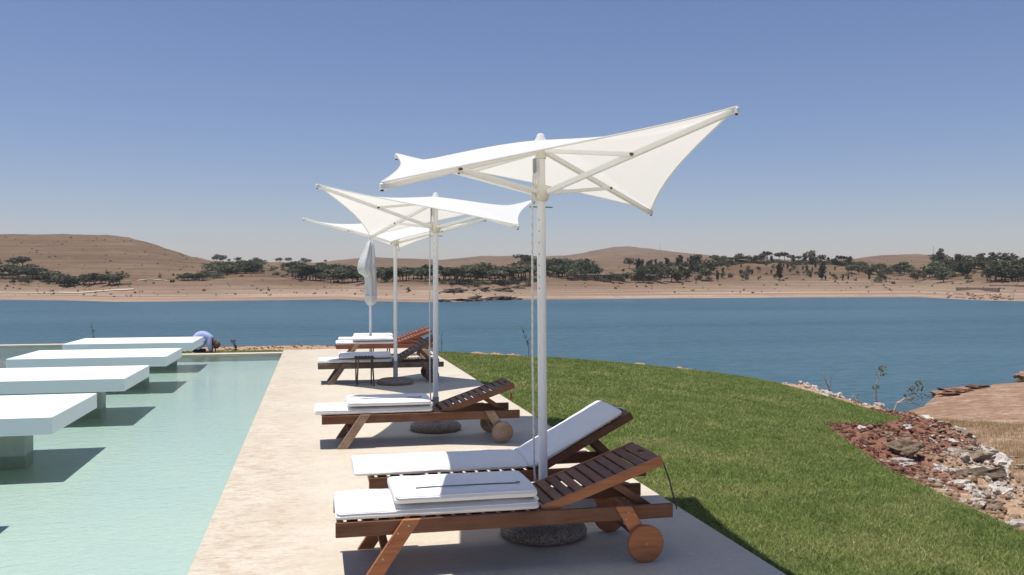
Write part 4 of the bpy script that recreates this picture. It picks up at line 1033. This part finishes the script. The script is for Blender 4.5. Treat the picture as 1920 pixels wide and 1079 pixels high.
    # hem cord in the four curved edges
    for k in range(4):                                       # one hem per side
        idx = [(i_, 0) if k == 0 else (N, i_) if k == 1 else (i_, N) if k == 2 else (0, i_) for i_ in range(0, N + 1, 2)]
        obj('hem', tube('hem', [Vector(Vv[j_ * (N + 1) + i_]) for i_, j_ in idx], 0.0055, 6), 'canopy', can)
    if rope:
        ro = Vector((-0.055, -0.03, 0))
        obj('pulley', box('pulley', (0.022, 0.03, 0.10), ro + Vector((0.006, 0, 2.43)), bevel=0.005), 'sleeve', e)
        obj('rope', tube('rope', [ro + Vector((0.0, 0, 2.39)), ro + Vector((-0.012, 0, 2.26)), ro + Vector((-0.018, 0.0, 1.2)), ro + Vector((-0.012, 0, 0.45)), ro + Vector((-.004, 0, 0.34))], 0.007, 8), 'rope', e)
        obj('rope', tube('rope', [ro + Vector((0.012, -.01, 2.39)), ro + Vector((0.004, -.01, 2.3)), ro + Vector((0.0, -.01, 2.2))], 0.006, 8), 'rope', e)
        obj('pin', tube('pin', [(-0.08, -.01, 2.165), (0.08, .01, 2.165)], 0.004, 6), 'dark_metal', e)
        for k in range(7): obj('height_hole', lathe('height_hole', [(0, 0.0), (0.004, 0.0), (0.004, -.002)], 8, Matrix.Translation((-0.02, -0.0232, 2.08 - k * 0.075)) @ Matrix.Rotation(math.pi / 2, 4, 'X') ), 'dark_metal', e)
    return e
umbrella((1.475, 5.67), -7.5, True, 'white square umbrella nearest the camera, standing between two loungers', half=0.985, lean=(0.0, -0.008))
umbrella((1.318, 9.85), -18.5, False, 'second white umbrella from the camera, behind the weathered-leg lounger', half=1.025)
umbrella((1.26, 14.25), 37.5, True, 'third white umbrella from the camera, low corner towards us', half=1.02, rope=False)

# closed umbrella
e = empty('umbrella', (1.16, 19.12, 0)); tag(e, 'closed umbrella with folded cloth at the far deck end', 'umbrella', 'white membrane umbrellas along the deck')
obj('base', lathe('base', [(0, 0.092), (0.06, 0.092), (0.235, 0.085), (0.27, 0.068), (0.287, 0.04), (0.28, 0.012), (0.26, 0.0), (0, 0)], 40), 'aggregate', e, smooth=True)
pm_ = tube('pole', [(0, 0, 0.09), (0, 0, 2.42)], 0.0295, 20); auto_smooth(pm_); obj('pole', pm_, 'pole', e)
bm = bmesh.new(); rings_ = []; n = 44
for z, r, ox in ((2.49, 0.03, 0.01), (2.46, 0.055, 0.0), (2.36, 0.075, -0.01), (2.2, 0.115, -0.035), (2.05, 0.15, -0.06), (1.9, 0.165, -0.07), (1.80, 0.155, -0.055), (1.75, 0.115, -0.02), (1.7, 0.105, 0.0), (1.5, 0.10, 0.005), (1.3, 0.105, 0.01), (1.16, 0.098, 0.01), (1.12, 0.06, 0.0)):
    ring_ = []
    for k in range(n):
        t = 2 * math.pi * k / n; rr_ = r * (1 + 0.20 * math.sin(t * 4 + z * 1.3) + 0.10 * math.sin(t * 9 - z * 3))
        ring_.append(bm.verts.new((ox + rr_ * math.cos(t), rr_ * math.sin(t), z + 0.02 * math.sin(t * 4 + 1) * (1 if z < 2 else 0))))
    rings_.append(ring_)
for a, b in zip(rings_, rings_[1:]):
    for k in range(n): bm.faces.new((a[k], a[(k + 1) % n], b[(k + 1) % n], b[k]))
bm.faces.new(rings_[0])
obj('canopy', bm_mesh('canopy', bm), 'canopy_closed', e, smooth=True)
obj('finial', lathe('finial', [(0.034, 2.46), (0.04, 2.49), (0.03, 2.515), (0, 2.525)], 16), 'pole', e)
obj('tie_band', lathe('tie_band', [(0.112, 1.28), (0.118, 1.30), (0.112, 1.32)], 24), 'canopy_closed', e)

# ================================================================== crouching person behind the pool
pe = empty('person', (-2.66, 21.42, -0.03)); tag(pe, 'person in light blue work clothes and brown cap crouching over the grass', 'person')
def skin_mesh(name, chains, mat, parent, root):
    """chains: list of [(co, radius), ...]; points with the same co are shared"""
    pts = {}; V_ = []; E_ = []; Rr = []
    for ch in chains:
        prev = None
        for co, r in ch:
            if co not in pts: pts[co] = len(V_); V_.append(co); Rr.append(r)
            if prev is not None: E_.append((prev, pts[co]))
            prev = pts[co]
    me = bpy.data.meshes.new(name); me.from_pydata(V_, E_, []); o = obj(name, me, mat, parent)
    md = o.modifiers.new('skin', 'SKIN'); md.use_smooth_shade = True
    for i_, r in enumerate(Rr): me.skin_vertices[0].data[i_].radius = (r, r); me.skin_vertices[0].data[i_].use_root = (V_[i_] == root)
    sb = o.modifiers.new('subd', 'SUBSURF'); sb.levels = 1; sb.render_levels = 2
    return o
HIP = (-0.05, 0, 0.30)
def limbs(k, arm_end=True):
    C_ = [[(HIP, .135 * k), ((0.06, 0, .37), .145 * k), ((0.19, 0, .385), .15 * k), ((0.30, 0, .355), .13 * k)]]
    if k >= 1: C_[0].append(((0.35, 0, .315), .07))
    for s in (-1, 1):
        C_.append([(HIP, .135 * k), ((-0.03, .10 * s, .27), .095 * k), ((0.21, .17 * s, .30), .07 * k), ((0.03, .13 * s, .09), .052 * k)])
        arm = [((0.30, 0, .355), .13 * k), ((0.31, .15 * s, .33), .062 * k), ((0.315, .18 * s, .18), .05 * k), ((0.325, .13 * s, .05), .042 * k)]
        C_.append(arm)
    return C_
body = limbs(0.82)
body[0] += [((0.355, 0, .305), .055), ((0.40, 0, .25), .078), ((0.435, 0, .185), .07), ((0.44, 0, .135), .045)]
for s in (-1, 1):
    body[3 if s < 0 else 5] if False else None
body = [list(c) for c in body]
for c in body:
    if len(c) == 4 and c[1][0][2] == .33:
        s = 1 if c[1][0][1] > 0 else -1
        c.append(((0.335, .12 * s, .0), .022))
skin_mesh('body', body, 'skin', pe, HIP)
skin_mesh('work_clothes', limbs(1.0), 'cloth_blue', pe, HIP)
cap = lathe('cap', [(0.0, 0.115), (0.05, 0.105), (0.088, 0.065), (0.098, 0.02), (0.10, 0.0), (0.092, 0.0), (0.0, 0.09)], 20, Matrix.Translation((0.425, 0, 0.20)) @ Matrix.Rotation(R(125), 4, 'Y')); obj('cap', cap, 'cap', pe, smooth=True)
obj('cap_brim', box('cap_brim', (0.10, 0.13, 0.012), (0.42, 0, 0.075), (0, R(75), 0), bevel=0.004), 'cap', pe)
for s in (-1, 1):
    sh = obj('shoe', box('shoe', (0.26, 0.09, 0.075), (0.07, .13 * s, 0.05), bevel=0.025, seg=2), 'shoe', pe)
    obj('sole', box('sole', (0.27, 0.095, 0.022), (0.07, .13 * s, 0.012), bevel=0.006), 'sole', sh)

# ================================================================== plants close by
def sprig(name, loc, h, label, cat, lean=(0.05, 0), n=26, leaf=0.055, mat='leaf_fresh', start=0.35, stems=1):
    e = empty(name, loc); tag(e, label, cat)
    rr = random.Random(hash(label) & 0xffff if False else len(label) * 13 + int(loc[0] * 100)); P = []
    for s_ in range(stems):
        lx, ly = lean[0] + (rr.uniform(-.25, .25) * h if stems > 1 else 0), lean[1] + (rr.uniform(-.2, .2) * h if stems > 1 else 0)
        pts = [Vector((lx * t * t + 0.02 * math.sin(t * 6), ly * t * t, h * t - .05 * (t == 0))) for t in (0, .25, .5, .75, 1)]
        obj('stem', tube('stem', pts, [0.008, 0.007, 0.005, 0.004, 0.002], 6), 'bark', e)
        for k in range(n):
            t = start + (1 - start) * rr.random(); i_ = min(3, int(t * 4)); c = pts[i_].lerp(pts[i_ + 1], t * 4 - i_)
            a = rr.uniform(0, 6.28); d = Vector((math.cos(a), math.sin(a), rr.uniform(-.2, .8))).normalized(); sd_ = d.cross(Vector((0, 0, 1))).normalized(); l = leaf * rr.uniform(.6, 1.3)
            P += [c, c + d * l * .5 + sd_ * l * .28, c + d * l, c + d * l * .5 - sd_ * l * .28]
    obj('leaves', mesh_np('leaves', [tuple(p) for p in P], quads=np.arange(len(P)).reshape(-1, 4)), mat, e)
    return e
sprig('sapling', (4.95, 20.45, float(zl(4.95)) - .02), 0.72, 'thin leafy sapling on the lawn rim left of the nearest pole', 'sapling', (-0.16, 0), 34, 0.085, start=0.3)
sprig('sapling', (2.92, 20.9, -0.1), 0.55, 'small sapling at the deck corner behind the second pole', 'sapling', (0.05, 0), 16, 0.07)
sprig('sapling', (-5.75, 25.6, -0.4), 0.95, 'slim sapling beyond the pool at far left', 'sapling', (-0.08, 0), 40, 0.075, start=0.2)
sprig('small_bush', (-1.85, 22.0, -0.05), 0.27, 'little dark green bush right of the crouching person', 'bush', (-0.07, 0), 60, 0.06, 'leaf', 0.15, 2)
sprig('dry_twig', (-0.37, 22.3, -0.12), 0.30, 'thin dry twig on the gravel left of the loungers', 'twig', (0.02, 0), 4, 0.03, 'straw')
def gz(x, y): return float(ground_z(np.array([x]), np.array([y]))[0][0])
# crooked young tree beyond the rubble
tx, ty = 11.15, 15.6; tz = gz(tx, ty)
e = empty('crooked_tree', (tx, ty, tz)); tag(e, 'crooked young tree with two bare leaning stems beyond the rubble', 'tree')
RXv, = (Vector((math.cos(YAW), -math.sin(YAW), 0)),)
def lp(a, b): return (RXv * a + Vector((0, 0, b))) * 1.4
TSC = 1.4
brs = [[(0.0, -.1), (-.10, .22), (-.17, .40), (-.17, .60), (-.10, .80)], [(0.03, -.1), (0.06, .15), (0.13, .33), (0.24, .40), (0.36, .40), (0.44, .55)], [(0.13, .33), (0.2, .36), (0.40, .32), (0.5, .28)], [(-.05, .0), (-.2, .1), (-.24, .35)]]
bm = bmesh.new()
for b_ in brs: tube_into(bm, [lp(a, z) for a, z in b_], [0.030 * (1 - .75 * i_ / (len(b_) - 1)) for i_ in range(len(b_))], 7)
obj('trunk', bm_mesh('trunk', bm), 'bark_pale', e)
blobs = []
for a, z, r in ((-.17, .56, .05), (-.11, .77, .07), (-.08, .82, .06), (.30, .42, .07), (.40, .42, .09), (.46, .55, .08), (.36, .52, .07), (.5, .42, .07), (.43, .63, .05)):
    p_ = lp(a, z); blobs.append((p_.x, p_.y, p_.z, r * 1.5, r * 1.5, r * 1.1, 0.11))
obj('crown', crown_mesh('crown', blobs, 230, 0.022, 77), 'leaf_olive', e)

# ================================================================== rubble on the bank
def in_band(x, y):
    d1 = sd(np.array([x]), np.array([y]), LAWN)[0]; d2 = sd(np.array([x]), np.array([y]), CREST)[0]; return d1, d2
BIG = [(6.62, 8.95, 0.14, 'rock_grey', 'large rounded brown boulder in the middle of the rubble', (1.3, 1, 1.2)), (6.42, 8.72, 0.11, 'rock_white', 'flat white stone left of the brown boulder', (1.5, 1, .7)),
       (7.05, 8.35, 0.19, 'rock_grey', 'long overhanging brown ledge with white top in the rubble', (1.6, .8, .8)), (7.55, 9.1, 0.16, 'rock_grey', 'dark brown lump behind the boulder in the red soil', (1.5, 1, .9)),
       (5.95, 7.25, 0.12, 'rock_white', 'large pale slab low in the rubble near the lawn', (1.3, .8, .7)), (5.55, 6.55, 0.07, 'rock_white', 'round white stone alone in tan soil beside the lawn', (1.2, 1, .9)),
       (6.9, 7.25, 0.12, 'rock_grey', 'brown boulder half buried near the right edge of the rubble', (1.3, 1, .8)), (5.25, 5.75, 0.12, 'rock_white', 'big white rock at the lawn edge in the lower right corner', (1.3, .9, .7))]
for x, y, s, m, label, sc in BIG:
    rock((x, y, gz(x, y) + s * .25), s, m, 'boulder' if s > .115 else 'rock', label, 'rock', None, sc)
cnt = 0
while cnt < 170:                                            # pale stones along the outer rim
    k = random.uniform(0, 1); i_ = random.randrange(4, 14); a, b = CREST[i_], CREST[i_ + 1]
    x = a[0] + (b[0] - a[0]) * k + random.gauss(0, .22); y = a[1] + (b[1] - a[1]) * k + random.gauss(0, .22)
    if in_band(x, y)[0] < 0.12: continue
    s = random.choice((.03, .04, .05, .07, .09, .12)) * random.uniform(.8, 1.3); rock((x, y, gz(x, y) + s * .2), s, 'rock_white', 'rock', ('large' if s > .085 else 'small') + ' pale limestone rock on the outer rubble rim ' + ('beside the crooked tree' if y > 14.2 else 'behind the red soil' if y > 10 else 'near the right edge'), 'rock', 'limestone rocks on the outer rim'); cnt += 1
cnt = 0
while cnt < 190:                                            # stones strewn over the slope
    x, y = random.uniform(4.9, 10), random.uniform(4.2, 13.5); d1, d2 = in_band(x, y)
    if d1 < 0.1 or d2 > 0.1 or (y > 7.6 and d1 < .8 and random.random() < .8): continue
    s = random.choice((.02, .025, .03, .045, .065)) * random.uniform(.8, 1.4); pale = random.random() < .75
    rock((x, y, gz(x, y) + s * .2), s, 'rock_white' if pale else 'rock_grey', 'stone', f"{'bigger' if s > .045 else 'small'} loose {'pale' if pale else 'brown'} stone {'in the red soil by the notch' if y > 9.5 else 'on the middle of the rubble slope' if y > 7.3 else 'on the tan slope at lower right'}", 'stone', 'loose stones on the rubble slope'); cnt += 1
def pebbles(n, m, test, s0, s1, seed, label):
    rr = np.random.default_rng(seed); base_ = [np.array([v.co[:] for v in rock_mesh(seed + q_, 0.6, .8, 1).vertices]) for q_ in range(4)]
    tri = np.array([p.vertices[:] for p in rock_mesh(seed, .7, .3, 1).polygons]); Vs = []; Ts = []; c = 0; k = 0
    xs = rr.uniform(4.6, 12, n * 6); ys = rr.uniform(4, 20.6, n * 6); d1 = sd(xs, ys, LAWN); d2 = sd(xs, ys, CREST); ok = test(xs, ys, d1, d2); xs, ys = xs[ok][:n], ys[ok][:n]
    zs = ground_z(xs, ys)[0]
    for x, y, z in zip(xs, ys, zs):
        s = s0 + (s1 - s0) * rr.random() ** 2.2; a = rr.uniform(0, 6.28); v = base_[k % 4] * s; k += 1
        Vs.append(np.stack([v[:, 0] * math.cos(a) - v[:, 1] * math.sin(a) + x, v[:, 0] * math.sin(a) + v[:, 1] * math.cos(a) + y, v[:, 2] + z + s * .15], 1)); Ts.append(tri + c); c += len(v)
    o = obj('rubble', mesh_np('rubble', np.concatenate(Vs), tris=np.concatenate(Ts)), m); return tag(o, label, 'rubble', kind='stuff')
pebbles(5500, 'rock_red', lambda x, y, d1, d2: (d1 > 0.02) & (d2 < 0.3) & (y > 7) & (y < 14) & ((d1 < 0.7) | (np.hypot(x - 7.9, y - 10.3) < 1.4) | (np.hypot(x - 9.8, y - 13) < 1.4)), 0.008, 0.05, 5, 'crumbled red clay clods covering the dug soil beside the lawn')
pebbles(4500, 'rock_tan', lambda x, y, d1, d2: (d1 > 0.05) & (d2 < 0.4) & ((y < 14) | (x > 8)) & ((y < 8) | (d1 > .5)), 0.008, 0.05, 15, 'crumbled tan soil lumps across the rubble bank')
pebbles(5500, 'rock_white', lambda x, y, d1, d2: (d1 > 0.03) & (d2 < 0.35) & (rng.random(len(x)) < np.clip(0.15 + (d1 - .3) * .6, 0.08, 1) * np.where(y > 7.6, np.where(d2 > -.5, 1, .12), 1) * np.where((y > 14) & (x < 8), 0.1, 1)), 0.007, 0.03, 9, 'small pale gravel scattered through the rubble bank')
# gravel bank behind the pool strip
rr = np.random.default_rng(3)
Vs = []; Ts = []; c = 0; bs = np.array([v.co[:] for v in rock_mesh(3, .7, .3, 1).vertices]); tri = np.array([p.vertices[:] for p in rock_mesh(3, .7, .3, 1).polygons])
for k in range(900):
    x = rr.uniform(-5.0, 2.5); y = 21.9 + rr.uniform(0, .9) - (x + 5) * .06; s = 0.012 + 0.03 * rr.random() ** 3; Vs.append(bs * s + np.array([x, y, float(ground_z(np.array([x]), np.array([y]))[0][0]) + s * .2])); Ts.append(tri + c); c += len(bs)
o = obj('rubble', mesh_np('rubble_bank', np.concatenate(Vs), tris=np.concatenate(Ts)), 'rock_tan'); tag(o, 'stony tan gravel behind the pool grass strip', 'gravel', kind='stuff')
# dry straw on the low shore ground, thin weeds along the rim
def straw(n, xr, yr, h, w, test, seed):
    r_ = np.random.default_rng(seed); x = r_.uniform(*xr, n); y = r_.uniform(*yr, n); z, sm, d1, d2 = ground_z(x, y); ok = test(x, y, z, d1, d2) & (fbm(x, y, .25, 3, seed) + r_.normal(0, .12, n) > -0.02); x, y, z = x[ok], y[ok], z[ok]; n = len(x)
    hh = h * r_.uniform(.5, 1.3, n); a = r_.uniform(0, 6.28, n); l = r_.uniform(0, .45, n) * hh; la = r_.uniform(0, 6.28, n)
    p0 = np.stack([x - np.cos(a) * w, y - np.sin(a) * w, z - .03], 1); p1 = np.stack([x + np.cos(a) * w, y + np.sin(a) * w, z - .03], 1); p2 = np.stack([x + np.cos(la) * l, y + np.sin(la) * l, z + hh], 1)
    return np.stack([p0, p1, p2], 1).reshape(-1, 3)
S_ = np.concatenate([straw(260000, (22, 58), (24, 64), 0.24, 0.014, lambda x, y, z, d1, d2: (z > LAKE_Z + .9) & (d2 > 4) & (np.hypot(x, y) < 62) & (x / np.maximum(y, 1) > 0.72), 4),
                     straw(9000, (6.5, 14), (6, 18), 0.22, 0.006, lambda x, y, z, d1, d2: (d2 > 0.5) & (d2 < 3.5), 6)])
o = obj('dry_grass', mesh_np('dry_grass', S_, tris=np.arange(len(S_)).reshape(-1, 3)), 'straw'); tag(o, 'pale dry grass on the low ground beyond the rubble', 'dry grass', kind='stuff')
for k, (x, y) in enumerate(((11.0, 17.4), (11.3, 17.0))):
    sprig('dry_weed', (x, y, gz(x, y)), 0.62, ('tall dry weed stalk' if k == 0 else 'shorter dry weed stalk') + ' on the rubble rim left of the crooked tree', 'weed', (0.02, 0), 20, 0.04, 'straw', .2, 3)
for k in range(22):                                         # reddish rocks of the low spit
    f = random.random(); x, y = 49.5 + 8 * f + random.gauss(0, .5), 63.6 + 5.2 * f + random.gauss(0, .5)
    rock((x, y, gz(x, y) + .1), random.uniform(.25, .6), random.choice(('rock_red', 'rock_tan')), 'shore_rock', 'reddish rock on the low spit at the water right', 'rock', 'rocks on the red spit', (1.8, 1, .5))
rock((66.5, 71.8, gz(66.5, 71.8) + .3), 1.1, 'rock_tan', 'shore_boulder', 'brown boulder on the sand at the right picture edge', 'rock', None, (1.5, 1, .8))
for k in range(26):
    x, y = random.uniform(20, 42), random.uniform(22, 48)
    z = gz(x, y)
    if z < LAKE_Z + 1.0 or in_band(x, y)[1] < 6: continue
    rock((x, y, z + .05), random.uniform(.2, .5), random.choice(('rock_white', 'rock_grey')), 'shore_rock', 'pale rock lying in the dry grass below the rubble', 'rock', 'rocks in the dry grass', (1.6, 1, .6))

# ================================================================== the hot-day air over the lake
hz = NT('haze_air'); pv = hz.node('ShaderNodeVolumePrincipled'); pv.inputs['Color'].default_value = (0.93, 0.94, 0.97, 1); pv.inputs['Density'].default_value = 0.0001; pv.inputs['Anisotropy'].default_value = 0.2
hz.link(pv.outputs[0], hz.out.inputs['Volume'])
hb = obj('haze', box('haze', (9000, 5200, 126), (0, 2400, 47)), hz.m); tag(hb, 'thin pale haze over the lake and hills', 'haze', kind='stuff')
